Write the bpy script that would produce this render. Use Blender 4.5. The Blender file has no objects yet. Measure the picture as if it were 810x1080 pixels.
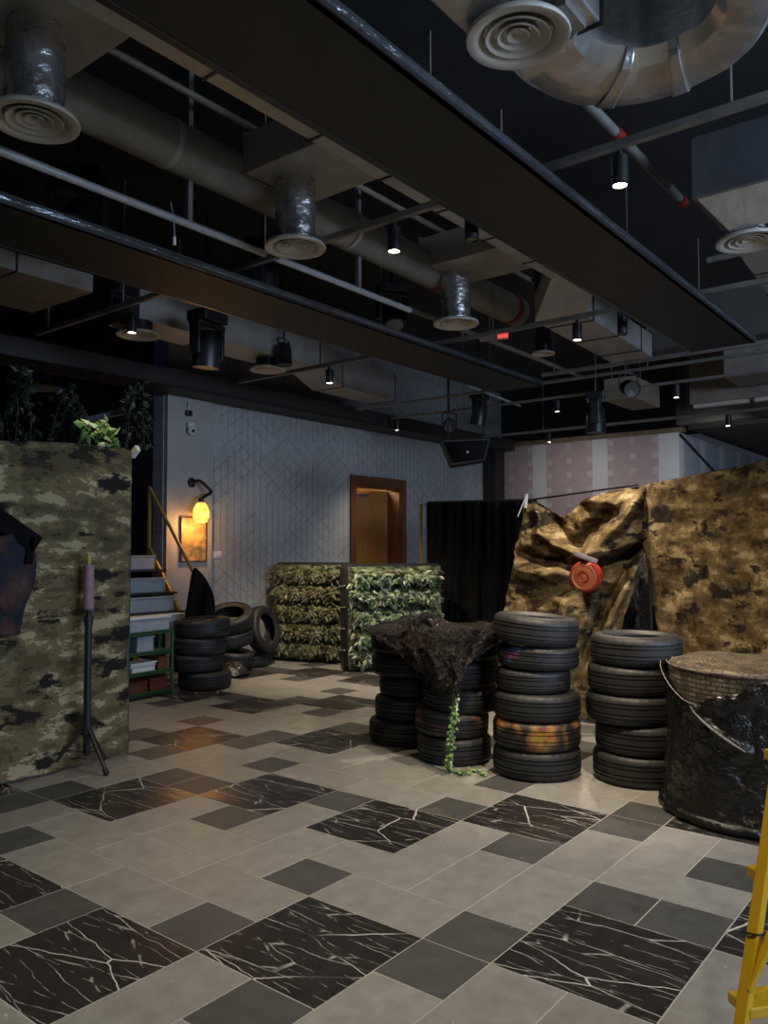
import bpy, math, random
from mathutils import Vector, Matrix, noise
R_ = math.radians
random.seed(7)
SC = bpy.context.scene
COL = SC.collection
# ------------------------------------------------------------------ camera
FPX = 841.905
pitch, roll, yaw = R_(2.5203769), R_(-0.11173979), R_(38.31519547)
CAM = Vector((-2.54267, -1.82568, 1.49666))
FW = Vector((math.cos(yaw)*math.cos(pitch), math.sin(yaw)*math.cos(pitch), math.sin(pitch)))
RT = Vector((math.sin(yaw), -math.cos(yaw), 0)); UP = RT.cross(FW)
RT, UP = RT*math.cos(roll)+UP*math.sin(roll), UP*math.cos(roll)-RT*math.sin(roll)
cd = bpy.data.cameras.new('camera'); co = bpy.data.objects.new('camera', cd); COL.objects.link(co)
cd.sensor_fit = 'VERTICAL'; cd.sensor_height = 36; cd.lens = FPX/1080*36; cd.clip_start = .05
M = Matrix((RT, UP, -FW)).transposed().to_4x4(); M.translation = CAM
co.matrix_world = M; SC.camera = co
def ray(px, py): return FW*FPX + RT*(px-405) - UP*(py-540)
def on(px, py, ax, v):
    d = ray(px, py); i = 'xyz'.index(ax); return CAM + d*((v-CAM[i])/d[i])
def dep(px, py, D): return CAM + ray(px, py)*(D/FPX)

# ------------------------------------------------------------------ materials
def nt(name):
    m = bpy.data.materials.new(name); m.use_nodes = True
    t = m.node_tree; b = t.nodes['Principled BSDF']
    return m, t, b
def N(t, kind, **kw):
    n = t.nodes.new(kind)
    for k, v in kw.items():
        if k.startswith('i_'): n.inputs[k[2:].replace('_', ' ')].default_value = v
        else: setattr(n, k, v)
    return n
def L(t, a, b): t.links.new(a, b)
def math_(t, op, a, b=None, c=None):
    n = t.nodes.new('ShaderNodeMath'); n.operation = op
    for i, x in enumerate((a, b, c)):
        if x is None: continue
        if isinstance(x, (int, float)): n.inputs[i].default_value = x
        else: t.links.new(x, n.inputs[i])
    return n.outputs[0]
def mix(t, fac, a, b):
    n = t.nodes.new('ShaderNodeMix'); n.data_type = 'RGBA'
    for i, x in ((0, fac), (6, a), (7, b)):
        if isinstance(x, (int, float)): n.inputs[i].default_value = x
        elif isinstance(x, tuple): n.inputs[i].default_value = (*x, 1)
        else: t.links.new(x, n.inputs[i])
    return n.outputs[2]
def coords(t, scale=(1, 1, 1), kind='Object', rot=(0, 0, 0), loc=(0, 0, 0)):
    tc = t.nodes.new('ShaderNodeTexCoord'); mp = t.nodes.new('ShaderNodeMapping')
    mp.inputs['Scale'].default_value = scale; mp.inputs['Rotation'].default_value = rot; mp.inputs['Location'].default_value = loc
    L(t, tc.outputs[kind], mp.inputs[0]); return mp.outputs[0]
def noise_(t, vec, scale, detail=3, rough=.55, dist=0):
    n = N(t, 'ShaderNodeTexNoise'); n.inputs['Scale'].default_value = scale
    n.inputs['Detail'].default_value = detail; n.inputs['Roughness'].default_value = rough; n.inputs['Distortion'].default_value = dist
    L(t, vec, n.inputs['Vector']); return n.outputs['Fac']
def ramp(t, fac, stops, const=False):
    r = t.nodes.new('ShaderNodeValToRGB'); e = r.color_ramp.elements
    r.color_ramp.interpolation = 'CONSTANT' if const else 'LINEAR'
    while len(e) < len(stops): e.new(.5)
    for el, (p, c) in zip(e, stops):
        el.position = p; el.color = (*c, 1) if isinstance(c, tuple) else (c, c, c, 1)
    L(t, fac, r.inputs[0]); return r.outputs[0]
def bump(t, b, h, strength=.3, dist=.01):
    n = t.nodes.new('ShaderNodeBump'); n.inputs['Strength'].default_value = strength; n.inputs['Distance'].default_value = dist
    L(t, h, n.inputs['Height']); L(t, n.outputs[0], b.inputs['Normal'])
def pm(name, c1, c2=None, scale=6, rough=.5, metal=0, bs=0, bscale=None, stretch=(1, 1, 1), spec=.5, rv=0):
    m, t, b = nt(name); b.inputs['Roughness'].default_value = rough; b.inputs['Metallic'].default_value = metal
    b.inputs['Specular IOR Level'].default_value = spec
    v = coords(t, stretch)
    n = noise_(t, v, scale, 5)
    L(t, ramp(t, n, [(.3, c1), (.7, c2 or tuple(x*.8 for x in c1))]), b.inputs['Base Color'])
    if rv: L(t, math_(t, 'MULTIPLY_ADD', n, rv, rough-rv/2), b.inputs['Roughness'])
    if bs: bump(t, b, noise_(t, v, bscale or scale*4, 4), bs, .02)
    return m
def emis(name, c, s):
    m, t, b = nt(name); b.inputs['Base Color'].default_value = (*c, 1)
    b.inputs['Emission Color'].default_value = (*c, 1); b.inputs['Emission Strength'].default_value = s; return m

BLACK = pm('black_paint', (.010, .010, .011), (.016, .015, .015), 5, .55)
BEAM = pm('dark_beam_board', (.020, .018, .016), (.027, .024, .021), 3, .6)
STEELBLK = pm('black_steel', (.014, .014, .016), (.02, .02, .022), 10, .4)
CEIL = pm('black_slab', (.013, .013, .014), (.022, .021, .02), 2, .9, bs=.2)
GALV = pm('galvanised_steel', (.36, .34, .30), (.50, .47, .42), 5, .42, .35, bs=.12, bscale=9, rv=.2)
DUSTY = pm('dusty_steel', (.22, .195, .16), (.32, .29, .24), 6, .6, .25, bs=.1, rv=.2)
FOIL = pm('foil_wrap', (.52, .51, .49), (.70, .69, .67), 7, .30, .72, bs=.35, bscale=12, rv=.15)
FOILN = pm('foil_neck', (.5, .5, .5), (.7, .7, .7), 8, .26, .9, bs=.8, bscale=14, rv=.2)
PLWRAP = pm('clear_plastic_wrap', (.11, .12, .135), (.34, .36, .40), 12, .12, .75, bs=1, bscale=22, stretch=(.16, 1, 1), spec=1)
STRUT = pm('strut_steel', (.20, .19, .175), (.28, .265, .24), 8, .5, .35)
WPIPE = pm('grey_conduit', (.42, .43, .44), (.5, .5, .5), 5, .35, .2)
CREAM = pm('cream_enamel', (.50, .46, .39), (.56, .52, .44), 12, .45)
REDP = pm('red_paint', (.32, .02, .012), (.25, .02, .012), 9, .45)
LED = emis('lamp_glow', (1, .86, .62), 26)
REDGLOW = emis('red_sign_glow', (1, .10, .08), .45)
PURPLE = emis('purple_led', (.10, .06, .8), .5)
YEL = pm('yellow_paint', (.60, .36, .012), (.52, .30, .010), 14, .38, bs=.03)
OLDYEL = pm('worn_yellow_paint', (.42, .26, .04), (.30, .19, .045), 20, .5)
GREEN = pm('green_paint', (.025, .085, .03), (.03, .11, .04), 14, .5)
GREYBOX = pm('grey_plastic', (.24, .27, .31), (.33, .36, .40), 6, .4)
WHITEP = pm('white_plastic', (.6, .6, .58), (.68, .68, .66), 6, .45)
WOOD = pm('brown_wood', (.10, .035, .012), (.14, .05, .018), 3, .45, stretch=(9, 9, 1))
DOORW = pm('orange_wood', (.42, .20, .045), (.34, .15, .03), 2.2, .4, stretch=(12, 12, .7))
BCLOTH = pm('black_cloth', (.005, .005, .005), (.010, .009, .009), 3, .95, bs=.5, bscale=9, spec=.08)
def rubber_mat(name, paint=None, amount=0.0, zone=None):
    m, t, b = nt(name); b.inputs['Roughness'].default_value = .52; b.inputs['Specular IOR Level'].default_value = .45
    v = coords(t)
    n = noise_(t, v, 7, 5)
    col = ramp(t, n, [(.3, (.012, .012, .013)), (.75, (.026, .025, .024))])
    if paint:
        n2 = noise_(t, coords(t, (1, 1, .55), loc=zone or (0, 0, 0)), 6.5, 3)
        pc = ramp(t, noise_(t, coords(t, (1, 1, 2)), 9, 2), [(.3+.4*i/max(1, len(paint)-1), c) for i, c in enumerate(paint)])
        col = mix(t, math_(t, 'MULTIPLY', ramp(t, n2, [(.62-amount, 0.0), (.78-amount, .85)]), 1), col, pc)
    L(t, col, b.inputs['Base Color'])
    tc = t.nodes.new('ShaderNodeTexCoord'); s = t.nodes.new('ShaderNodeSeparateXYZ'); L(t, tc.outputs['Object'], s.inputs[0])
    an = math_(t, 'ARCTAN2', s.outputs[1], s.outputs[0])
    fr = math_(t, 'FRACT', math_(t, 'MULTIPLY', math_(t, 'ADD', an, math_(t, 'MULTIPLY', s.outputs[2], 1.5)), 13))
    sip = math_(t, 'GREATER_THAN', math_(t, 'ABSOLUTE', math_(t, 'SUBTRACT', fr, .5)), .06)
    bump(t, b, sip, .35, .004)
    return m
RUB = rubber_mat('tyre_rubber')
RUB_OR = rubber_mat('tyre_rubber_orange_paint', [(.55, .10, .02), (.45, .26, .04), (.20, .16, .05)], .14)
RUB_MIX = rubber_mat('tyre_rubber_mixed_paint', [(.35, .04, .05), (.05, .10, .30), (.30, .25, .25)], .03, (3, 1, 0))
RUB_RED = rubber_mat('tyre_rubber_red_stain', [(.35, .07, .03), (.25, .10, .05), (.2, .05, .03)], .08, (1, 5, 0))
RUB_PK = rubber_mat('tyre_rubber_pink_stain', [(.30, .12, .09), (.20, .10, .08), (.1, .08, .08)], .03, (7, 2, 0))
def camo(name, cols, scale=3.2, snap=.016, st=(1, 1, 2.0), thr=(.40, .50, .58), dark=.44):
    m, t, b = nt(name); b.inputs['Roughness'].default_value = .85; b.inputs['Specular IOR Level'].default_value = .2
    v = coords(t)
    sn = t.nodes.new('ShaderNodeVectorMath'); sn.operation = 'SNAP'; L(t, v, sn.inputs[0]); sn.inputs[1].default_value = (snap,)*3
    mp = t.nodes.new('ShaderNodeMapping'); mp.inputs['Scale'].default_value = st; L(t, sn.outputs[0], mp.inputs[0])
    a = noise_(t, mp.outputs[0], scale, 7, .64)
    mp2 = t.nodes.new('ShaderNodeMapping'); mp2.inputs['Scale'].default_value = st; mp2.inputs['Location'].default_value = (9, 4, 2); L(t, sn.outputs[0], mp2.inputs[0])
    d = noise_(t, mp2.outputs[0], scale*.9, 7, .64)
    c = ramp(t, a, [(0, cols[0]), (thr[0], cols[1]), (thr[1], cols[2]), (thr[2], cols[3])], True)
    dk = ramp(t, d, [(0, 1.0), (dark-.02, 1.0), (dark+.02, 0.0)])
    c = mix(t, dk, c, cols[4])
    L(t, c, b.inputs['Base Color'])
    bump(t, b, noise_(t, v, 55, 4), .25, .01)
    return m
CAMO_R = camo('camouflage_cloth_tan', [(.042, .029, .013), (.088, .062, .027), (.152, .110, .049), (.275, .215, .118), (.021, .016, .010)], 4.8, .009)
CAMO_L = camo('camouflage_cloth_olive', [(.036, .028, .015), (.098, .074, .036), (.165, .125, .060), (.37, .295, .165), (.017, .015, .011)], 3.3, .006, (1, 1, 2.4), (.37, .48, .56), .42)

def leafmat(name, stops, rough=.5):
    m, t, b = nt(name); b.inputs['Roughness'].default_value = rough
    g = t.nodes.new('ShaderNodeNewGeometry')
    L(t, ramp(t, g.outputs['Random Per Island'], stops, True), b.inputs['Base Color']); return m
LEAF_G = leafmat('camouflage_leaf_green', [(0, (.22, .30, .14)), (.22, (.045, .075, .03)), (.42, (.42, .46, .28)), (.58, (.12, .19, .07)), (.72, (.045, .03, .018)), (.86, (.26, .33, .24))])
LEAF_D = leafmat('camouflage_leaf_olive', [(0, (.10, .11, .045)), (.25, (.03, .04, .018)), (.45, (.19, .18, .09)), (.6, (.06, .075, .025)), (.75, (.045, .028, .014)), (.9, (.14, .13, .06))])
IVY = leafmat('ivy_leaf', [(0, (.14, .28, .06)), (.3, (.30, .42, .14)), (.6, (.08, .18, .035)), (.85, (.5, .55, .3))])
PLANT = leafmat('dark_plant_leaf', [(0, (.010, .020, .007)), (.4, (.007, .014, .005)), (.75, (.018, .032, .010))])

# ------------------------------------------------------------------ mesh helper
class MB:
    def __init__(s): s.v = []; s.f = []
    def add(s, vs, fs, X=None):
        o = len(s.v)
        s.v += [tuple(X @ Vector(p)) if X else tuple(p) for p in vs]
        s.f += [tuple(i+o for i in f) for f in fs]; return s
    def bb(s, x0, x1, y0, y1, z0, z1, X=None):
        vs = [(x, y, z) for z in (z0, z1) for y in (y0, y1) for x in (x0, x1)]
        return s.add(vs, [(0, 2, 3, 1), (4, 5, 7, 6), (0, 1, 5, 4), (2, 6, 7, 3), (0, 4, 6, 2), (1, 3, 7, 5)], X)
    def bar(s, a, b, w, h, up=(0, 0, 1)):
        a = Vector(a); b = Vector(b); z = (b-a).normalized(); u = Vector(up)
        if abs(z.dot(u)) > .98: u = Vector((1, 0, 0))
        x = z.cross(u).normalized(); y = x.cross(z)
        vs = [p + x*(i*w/2) + y*(j*h/2) for p in (a, b) for i, j in ((-1, -1), (1, -1), (1, 1), (-1, 1))]
        return s.add(vs, [(0, 3, 2, 1), (4, 5, 6, 7), (0, 1, 5, 4), (1, 2, 6, 5), (2, 3, 7, 6), (3, 0, 4, 7)])
    def tube(s, pts, r, n=10, caps=True, wob=0, X=None):
        pts = [Vector(p) for p in pts]; k = len(pts)
        rs = r if isinstance(r, (list, tuple)) else [r]*k
        d = (pts[1]-pts[0]).normalized(); u = d.orthogonal().normalized(); vs = []; fs = []
        for i, p in enumerate(pts):
            d = (pts[min(i+1, k-1)]-pts[max(i-1, 0)]).normalized()
            u = (u - d*u.dot(d)).normalized(); w = d.cross(u)
            for j in range(n):
                a = 2*math.pi*j/n; q = u*math.cos(a)+w*math.sin(a); rr = rs[i]
                if wob: rr *= 1+wob*noise.noise(Vector((math.cos(a)*2.2, math.sin(a)*2.2, i*.9))*2)
                vs.append(p+q*rr)
        for i in range(k-1):
            for j in range(n):
                fs.append((i*n+j, i*n+(j+1) % n, (i+1)*n+(j+1) % n, (i+1)*n+j))
        if caps: fs.append(tuple(range(n))[::-1]); fs.append(tuple((k-1)*n+j for j in range(n)))
        return s.add(vs, fs, X)
    def cyl(s, a, b, r, n=20, r2=None): return s.tube([a, b], [r, r if r2 is None else r2], n)
    def lathe(s, prof, n=32, X=None, fn=None, close=False):
        vs = []; fs = []; k = len(prof)
        for j in range(n):
            a = 2*math.pi*j/n
            for i, (r, z) in enumerate(prof):
                if fn: r, z = fn(r, z, j, i, a)
                vs.append((r*math.cos(a), r*math.sin(a), z))
        kk = k if close else k-1
        for j in range(n):
            for i in range(kk):
                i2 = (i+1) % k; j2 = (j+1) % n
                fs.append((j*k+i, j2*k+i, j2*k+i2, j*k+i2))
        return s.add(vs, fs, X)
    def grid(s, fn, nu, nv):
        vs = [fn(i/nu, j/nv) for j in range(nv+1) for i in range(nu+1)]
        fs = [(j*(nu+1)+i, j*(nu+1)+i+1, (j+1)*(nu+1)+i+1, (j+1)*(nu+1)+i) for j in range(nv) for i in range(nu)]
        return s.add(vs, fs)
    def ball(s, c, r, n=14, sc=(1, 1, 1)):
        pr = [(math.sin(math.pi*i/n)*r, -math.cos(math.pi*i/n)*r) for i in range(n+1)]
        return s.lathe(pr, n*2, Matrix.Translation(c) @ Matrix.Diagonal((*sc, 1)))
    def build(s, name, mat, parent=None, smooth=True, bevel=0, solid=0, loc=None):
        off = Vector(loc) if loc else (parent.location if parent is not None and parent.type == 'EMPTY' and parent.get('_w') else Vector())
        if parent is not None and parent.type != 'EMPTY': off = Vector(parent.get('_off', (0, 0, 0)))
        me = bpy.data.meshes.new(name); me.from_pydata([Vector(p)-off for p in s.v], [], s.f); me.update()
        import bmesh
        bm = bmesh.new(); bm.from_mesh(me); bmesh.ops.remove_doubles(bm, verts=bm.verts, dist=1e-6)
        bmesh.ops.recalc_face_normals(bm, faces=bm.faces); bm.to_mesh(me); bm.free()
        if smooth:
            me.polygons.foreach_set('use_smooth', [True]*len(me.polygons)); me.set_sharp_from_angle(angle=R_(38))
        for mm in (mat if isinstance(mat, list) else [mat]): me.materials.append(mm)
        o = bpy.data.objects.new(name, me); COL.objects.link(o)
        if loc: o.location = loc
        if parent is not None:
            o.parent = parent
            if off.length: o['_off'] = tuple(off)
        elif loc: o['_off'] = tuple(loc)
        if bevel:
            b = o.modifiers.new('bevel', 'BEVEL'); b.width = bevel; b.segments = 2; b.limit_method = 'ANGLE'
        if solid:
            b = o.modifiers.new('solid', 'SOLIDIFY'); b.thickness = solid; b.offset = 0
        return o
def tag(o, label=None, cat=None, group=None, kind=None):
    if label: o['label'] = label
    if cat: o['category'] = cat
    if group: o['group'] = group
    if kind: o['kind'] = kind
    return o
def thing(name, label, cat, loc=(0, 0, 0), group=None, world=True, rot=(0, 0, 0)):
    o = bpy.data.objects.new(name, None); COL.objects.link(o); o.location = loc; o.rotation_euler = rot
    o.empty_display_size = .1
    if world: o['_w'] = 1
    return tag(o, label, cat, group)
def struct(name, mb, mat, parent=None, **k):
    o = mb.build(name, mat, parent, **k)
    if parent is None: o['kind'] = 'structure'
    return o
def copy_tree(o, parent=None):
    c = o.copy(); COL.objects.link(c); c.parent = parent
    for ch in [x for x in bpy.data.objects if x.parent == o]: copy_tree(ch, c)
    return c
def cr(p0, p1, p2, p3, t):
    return .5*((2*p1)+(p2-p0)*t+(2*p0-5*p1+4*p2-p3)*t*t+(3*p1-p0-3*p2+p3)*t**3)
def spl(P, t):
    n = len(P)-1; x = min(max(t, 0), 1)*n; i = min(int(x), n-1); f = x-i
    g = lambda k: P[min(max(k, 0), n)]
    return cr(g(i-1), P[i], P[i+1], g(i+2), f)
def sheet(rows):
    rows = [[Vector(p) for p in r] for r in rows]
    return lambda u, v: spl([spl(r, u) for r in rows], v)
def fbm(p, s=1): return noise.fractal(Vector(p)*s, 1, 2, 4)

# ------------------------------------------------------------------ floor
def tile_mats():
    out = []
    def base(name, a, b_, rough):
        m, t, b = nt(name); g = t.nodes.new('ShaderNodeNewGeometry')
        v = coords(t); add = t.nodes.new('ShaderNodeVectorMath'); add.operation = 'ADD'
        sc = math_(t, 'MULTIPLY', g.outputs['Random Per Island'], 80)
        cx = t.nodes.new('ShaderNodeCombineXYZ'); L(t, sc, cx.inputs[0]); L(t, sc, cx.inputs[1])
        L(t, v, add.inputs[0]); L(t, cx.outputs[0], add.inputs[1]); v2 = add.outputs[0]
        n = noise_(t, v2, 9, 8, .72)
        c = ramp(t, n, [(.28, tuple(x*.80 for x in a)), (.72, tuple(x*1.08 for x in b_))])
        tone = math_(t, 'MULTIPLY_ADD', g.outputs['Random Per Island'], .14, .93)
        hs = t.nodes.new('ShaderNodeHueSaturation'); L(t, c, hs.inputs['Color']); L(t, tone, hs.inputs['Value'])
        L(t, math_(t, 'MULTIPLY_ADD', n, .22, rough-.1), b.inputs['Roughness'])
        return m, t, b, v2, hs.outputs[0], v
    m, t, b, v2, c, v = base('light_grey_stone_tile', (.225, .214, .186), (.275, .262, .230), .44)
    sp = ramp(t, noise_(t, v2, 24, 2), [(.715, 0.0), (.74, .6)])
    L(t, mix(t, sp, c, (.5, .48, .44)), b.inputs['Base Color']); out.append(m)
    m, t, b, v2, c, v = base('dark_grey_stone_tile', (.056, .055, .051), (.076, .074, .068), .48)
    sp = ramp(t, noise_(t, v2, 28, 2), [(.725, 0.0), (.745, .6)])
    L(t, mix(t, sp, c, (.3, .29, .27)), b.inputs['Base Color']); out.append(m)
    m, t, b, v2, c, v = base('black_veined_marble_tile', (.016, .014, .013), (.028, .025, .023), .3)
    def vein(rot, st, scale, w, seed):
        nz = N(t, 'ShaderNodeTexNoise'); nz.inputs['Scale'].default_value = 5; nz.inputs['Detail'].default_value = 4; L(t, v2, nz.inputs['Vector'])
        ad = t.nodes.new('ShaderNodeVectorMath'); ad.operation = 'MULTIPLY_ADD'; L(t, nz.outputs['Color'], ad.inputs[0]); ad.inputs[1].default_value = (.055,)*3; L(t, v2, ad.inputs[2])
        mp = t.nodes.new('ShaderNodeMapping'); mp.inputs['Rotation'].default_value = (0, 0, rot); mp.inputs['Scale'].default_value = st; mp.inputs['Location'].default_value = (seed, seed*2, 0)
        L(t, ad.outputs[0], mp.inputs[0])
        vo = t.nodes.new('ShaderNodeTexVoronoi'); vo.feature = 'DISTANCE_TO_EDGE'; vo.inputs['Scale'].default_value = scale; vo.voronoi_dimensions = '2D'
        L(t, mp.outputs[0], vo.inputs['Vector'])
        return ramp(t, vo.outputs['Distance'], [(0, 1.0), (w*.4, .85), (w, 0.0)])
    va = vein(R_(-60), (1, .34, 1), 3.6, .0085, 3.1)
    vb = vein(R_(25), (1, .12, 1), 6.5, .011, 1.7)
    vc = vein(R_(-8), (1, .13, 1), 13, .022, 5.3)
    k = ramp(t, noise_(t, v2, 4, 2), [(.42, 0.0), (.56, 1.0)])
    k1 = ramp(t, noise_(t, v2, 2.6, 2), [(.36, .1), (.5, 1.0)])
    k2 = ramp(t, noise_(t, v2, 13, 2), [(.46, 0.0), (.56, 1.0)])
    tot = math_(t, 'MAXIMUM', math_(t, 'MULTIPLY', va, k1), math_(t, 'MAXIMUM', math_(t, 'MULTIPLY', vb, math_(t, 'MULTIPLY', k, .75)), math_(t, 'MULTIPLY', vc, math_(t, 'MULTIPLY', k2, .5))))
    L(t, mix(t, tot, c, (.62, .58, .52)), b.inputs['Base Color']); out.append(m)
    out.append(pm('tan_grout', (.42, .39, .33), (.36, .33, .28), 9, .8))
    return out
TM = tile_mats()
def floor():
    u = .3; mar = {(2, 5), (0, 7), (4, 0), (2, 2)}
    dark = [(2, 8), (2, 7), (1, 5), (0, 2), (3, 0), (4, 2), (5, 9), (0, 9), (4, 7), (3, 4)]
    tl = [(5, 2, 1, 2), (4, 3, 1, 2), (0, 0, 1, 2), (1, 0, 2, 1), (1, 9, 2, 1), (1, 1, 1, 2), (2, 1, 2, 1), (4, 8, 2, 1), (3, 7, 1, 2),
          (5, 6, 1, 2), (4, 5, 1, 2), (5, 4, 1, 2), (3, 9, 2, 1), (0, 6, 2, 1), (0, 4, 1, 2), (0, 3, 2, 1), (1, 4, 2, 1)]
    tiles = [(x, y, 2, 2, 2) for x, y in mar] + [(x, y, 1, 1, 1) for x, y in dark] + [(x, y, w, h, 0) for x, y, w, h in tl]
    X0, X1, Y0, Y1 = -30, 56, -26, 34
    mb = MB(); mi = []; g = .0021; bv = .0012
    for I in range(-6, 11):
        for J in range(-4, 5):
            for x, y, w, h, k in tiles:
                a, b, c, d = I*6+x, I*6+x+w, J*10+y, J*10+y+h
                if b < X0 or a > X1 or d < Y0 or c > Y1: continue
                x0, x1, y0, y1 = a*u+g, b*u-g, c*u+g, d*u-g
                vs = [(x0, y0, -.004), (x1, y0, -.004), (x1, y1, -.004), (x0, y1, -.004), (x0+bv, y0+bv, 0), (x1-bv, y0+bv, 0), (x1-bv, y1-bv, 0), (x0+bv, y1-bv, 0)]
                mb.add(vs, [(4, 5, 6, 7), (0, 1, 5, 4), (1, 2, 6, 5), (2, 3, 7, 6), (3, 0, 4, 7)]); mi += [k]*5
    mb.bb(X0*u-.5, X1*u+.5, Y0*u-.5, Y1*u+.5, -.06, -.0012); mi += [3]*6
    me = bpy.data.meshes.new('floor'); me.from_pydata(mb.v, [], mb.f)
    for m in TM: me.materials.append(m)
    me.polygons.foreach_set('material_index', mi); me.update()
    o = bpy.data.objects.new('floor', me); COL.objects.link(o); o['kind'] = 'structure'
floor()

# ------------------------------------------------------------------ shell
YW = 6.25
def wallpaper():
    m, t, b = nt('grey_lined_wallpaper'); b.inputs['Roughness'].default_value = .6
    v = coords(t); s = t.nodes.new('ShaderNodeSeparateXYZ'); L(t, v, s.inputs[0]); x, z = s.outputs[0], s.outputs[2]
    def line(e, per, w):
        fr = math_(t, 'FRACT', math_(t, 'DIVIDE', e, per)); return math_(t, 'LESS_THAN', fr, w/per)
    a = line(x, .115, .012)
    dg = math_(t, 'ADD', z, math_(t, 'MULTIPLY', x, .75)); dh = math_(t, 'SUBTRACT', z, math_(t, 'MULTIPLY', x, .75))
    cell = t.nodes.new('ShaderNodeTexVoronoi'); cell.inputs['Scale'].default_value = 2.1; L(t, v, cell.inputs['Vector'])
    ck = math_(t, 'GREATER_THAN', N(t, 'ShaderNodeSeparateColor').outputs[0], 0)
    sc = t.nodes.new('ShaderNodeSeparateColor'); L(t, cell.outputs['Color'], sc.inputs[0])
    m1 = math_(t, 'GREATER_THAN', sc.outputs[0], .45); m2 = math_(t, 'GREATER_THAN', sc.outputs[1], .45); m3 = math_(t, 'GREATER_THAN', sc.outputs[2], .2)
    ln = math_(t, 'MAXIMUM', math_(t, 'MULTIPLY', a, m3), math_(t, 'MAXIMUM', math_(t, 'MULTIPLY', line(dg, .21, .012), m1), math_(t, 'MULTIPLY', line(dh, .21, .012), m2)))
    n = noise_(t, v, 14, 6, .7)
    c = ramp(t, n, [(.3, (.33, .335, .33)), (.7, (.44, .445, .435))])
    st = ramp(t, noise_(t, v, 1.1, 4), [(.4, 0.0), (.75, .45)])
    c = mix(t, st, c, (.22, .20, .17))
    c = mix(t, math_(t, 'MULTIPLY', ln, .6), c, (.09, .09, .088))
    L(t, c, b.inputs['Base Color']); return m
WP = wallpaper()
DX0, DX1, DZ = 6.95, 8.12, 2.49
w = MB()
w.bb(3.36, DX0, YW, YW+.2, 0, 4.6); w.bb(DX1, 11.5, YW, YW+.2, 0, 4.6); w.bb(DX0, DX1, YW, YW+.2, DZ, 4.6)
struct('wall_left', w, WP, smooth=False)
struct('wall_pier', MB().bb(3.37, 4.06, YW-.07, YW, 0, 4.6), pm('plain_grey_render', (.33, .32, .30), (.40, .385, .36), 3, .6, bs=.1), smooth=False)
struct('baseboard_left', MB().bb(4.06, DX0, YW-.012, YW, 0, .09), pm('grey_skirting', (.1, .1, .1), None, 4, .5), smooth=False)
def drywall(name, tint, axis):
    m, t, b = nt(name); b.inputs['Roughness'].default_value = .8
    v = coords(t); s = t.nodes.new('ShaderNodeSeparateXYZ'); L(t, v, s.inputs[0]); h = s.outputs[axis]; z = s.outputs[2]
    n = noise_(t, v, 5, 4)
    hw = math_(t, 'ADD', h, math_(t, 'MULTIPLY', n, .03))
    fr = math_(t, 'FRACT', math_(t, 'DIVIDE', math_(t, 'ADD', hw, .17), 1.22))
    stripe = math_(t, 'LESS_THAN', math_(t, 'ABSOLUTE', math_(t, 'SUBTRACT', fr, .5)), .12)
    f2 = math_(t, 'FRACT', math_(t, 'ADD', math_(t, 'MULTIPLY', math_(t, 'ADD', hw, .17), 3/1.22), .5))
    fz = math_(t, 'FRACT', math_(t, 'DIVIDE', z, .27))
    q1 = math_(t, 'LESS_THAN', math_(t, 'ABSOLUTE', math_(t, 'SUBTRACT', f2, .5)), .12)
    q2 = math_(t, 'LESS_THAN', math_(t, 'ABSOLUTE', math_(t, 'SUBTRACT', fz, .5)), .20)
    dots = math_(t, 'MULTIPLY', math_(t, 'MULTIPLY', math_(t, 'MULTIPLY', q1, q2), ramp(t, n, [(.35, .2), (.6, 1.0)])), .65)
    base = ramp(t, n, [(.3, tint), (.7, tuple(x*.86 for x in tint))])
    c = mix(t, math_(t, 'MAXIMUM', stripe, dots), base, (.52, .50, .48))
    L(t, c, b.inputs['Base Color']); return m
XB, YC = 11.3, 2.78
struct('wall_back', MB().bb(XB, XB+.12, YC, YW, 0, 3.46), drywall('pink_plasterboard', (.40, .30, .29), 1), smooth=False)
struct('wall_back_return', MB().bb(XB, 20, YC-.12, YC, 0, 3.46), drywall('grey_plasterboard', (.36, .37, .41), 0), smooth=False)
struct('trim_1', MB().bb(XB-.05, XB+.14, YC-.2, YW, 3.46, 3.54), pm('dusty_timber', (.20, .15, .09), (.12, .09, .06), 4, .8), smooth=False)
struct('trim_2', MB().bar((XB+.02, YC-.135, 3.42), (14.5, YC-.135, 2.62), .03, .04), BLACK)
struct('soffit', MB().bb(12.2, 20, -6, YC, 3.62, 3.75), pm('grey_soffit', (.10, .095, .085), (.13, .12, .105), 3, .9), smooth=False)
struct('ceiling', MB().bb(-9.5, 20, -8.3, 10.7, 4.6, 4.75), CEIL, smooth=False)
struct('wall_far', MB().bb(-9.5, 3.4, 10.3, 10.5, 0, 4.6), pm('dark_plum_wall', (.012, .009, .010), (.02, .013, .014), 2, .8), smooth=False)
struct('wall_near', MB().bb(-9.3, -9.1, -8, 10.5, 0, 4.6), BLACK, smooth=False)
struct('wall_right', MB().bb(-9.5, 20, -8.2, -8.0, 0, 4.6), BLACK, smooth=False)
struct('wall_inner', MB().bb(3.36, 3.56, YW+.2, 10.5, 0, 4.6), pm('dark_red_wall', (.03, .012, .010), (.02, .01, .01), 2, .7), smooth=False)
PX_ = on(157.5, 480, 'y', 6.85).x
# dark opening beside the pier: post, jamb and lintel
struct('trim_3', MB().bb(PX_-.04, PX_+.04, 6.85, 6.93, 0, 3.3), pm('dull_brown_post', (.10, .075, .055), (.07, .05, .04), 8, .5), smooth=False)
# corner column, black
struct('column', MB().bb(10.75, 11.1, YW-.3, YW-.02, 0, 3.36), BLACK, smooth=False, bevel=.01)

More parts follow.
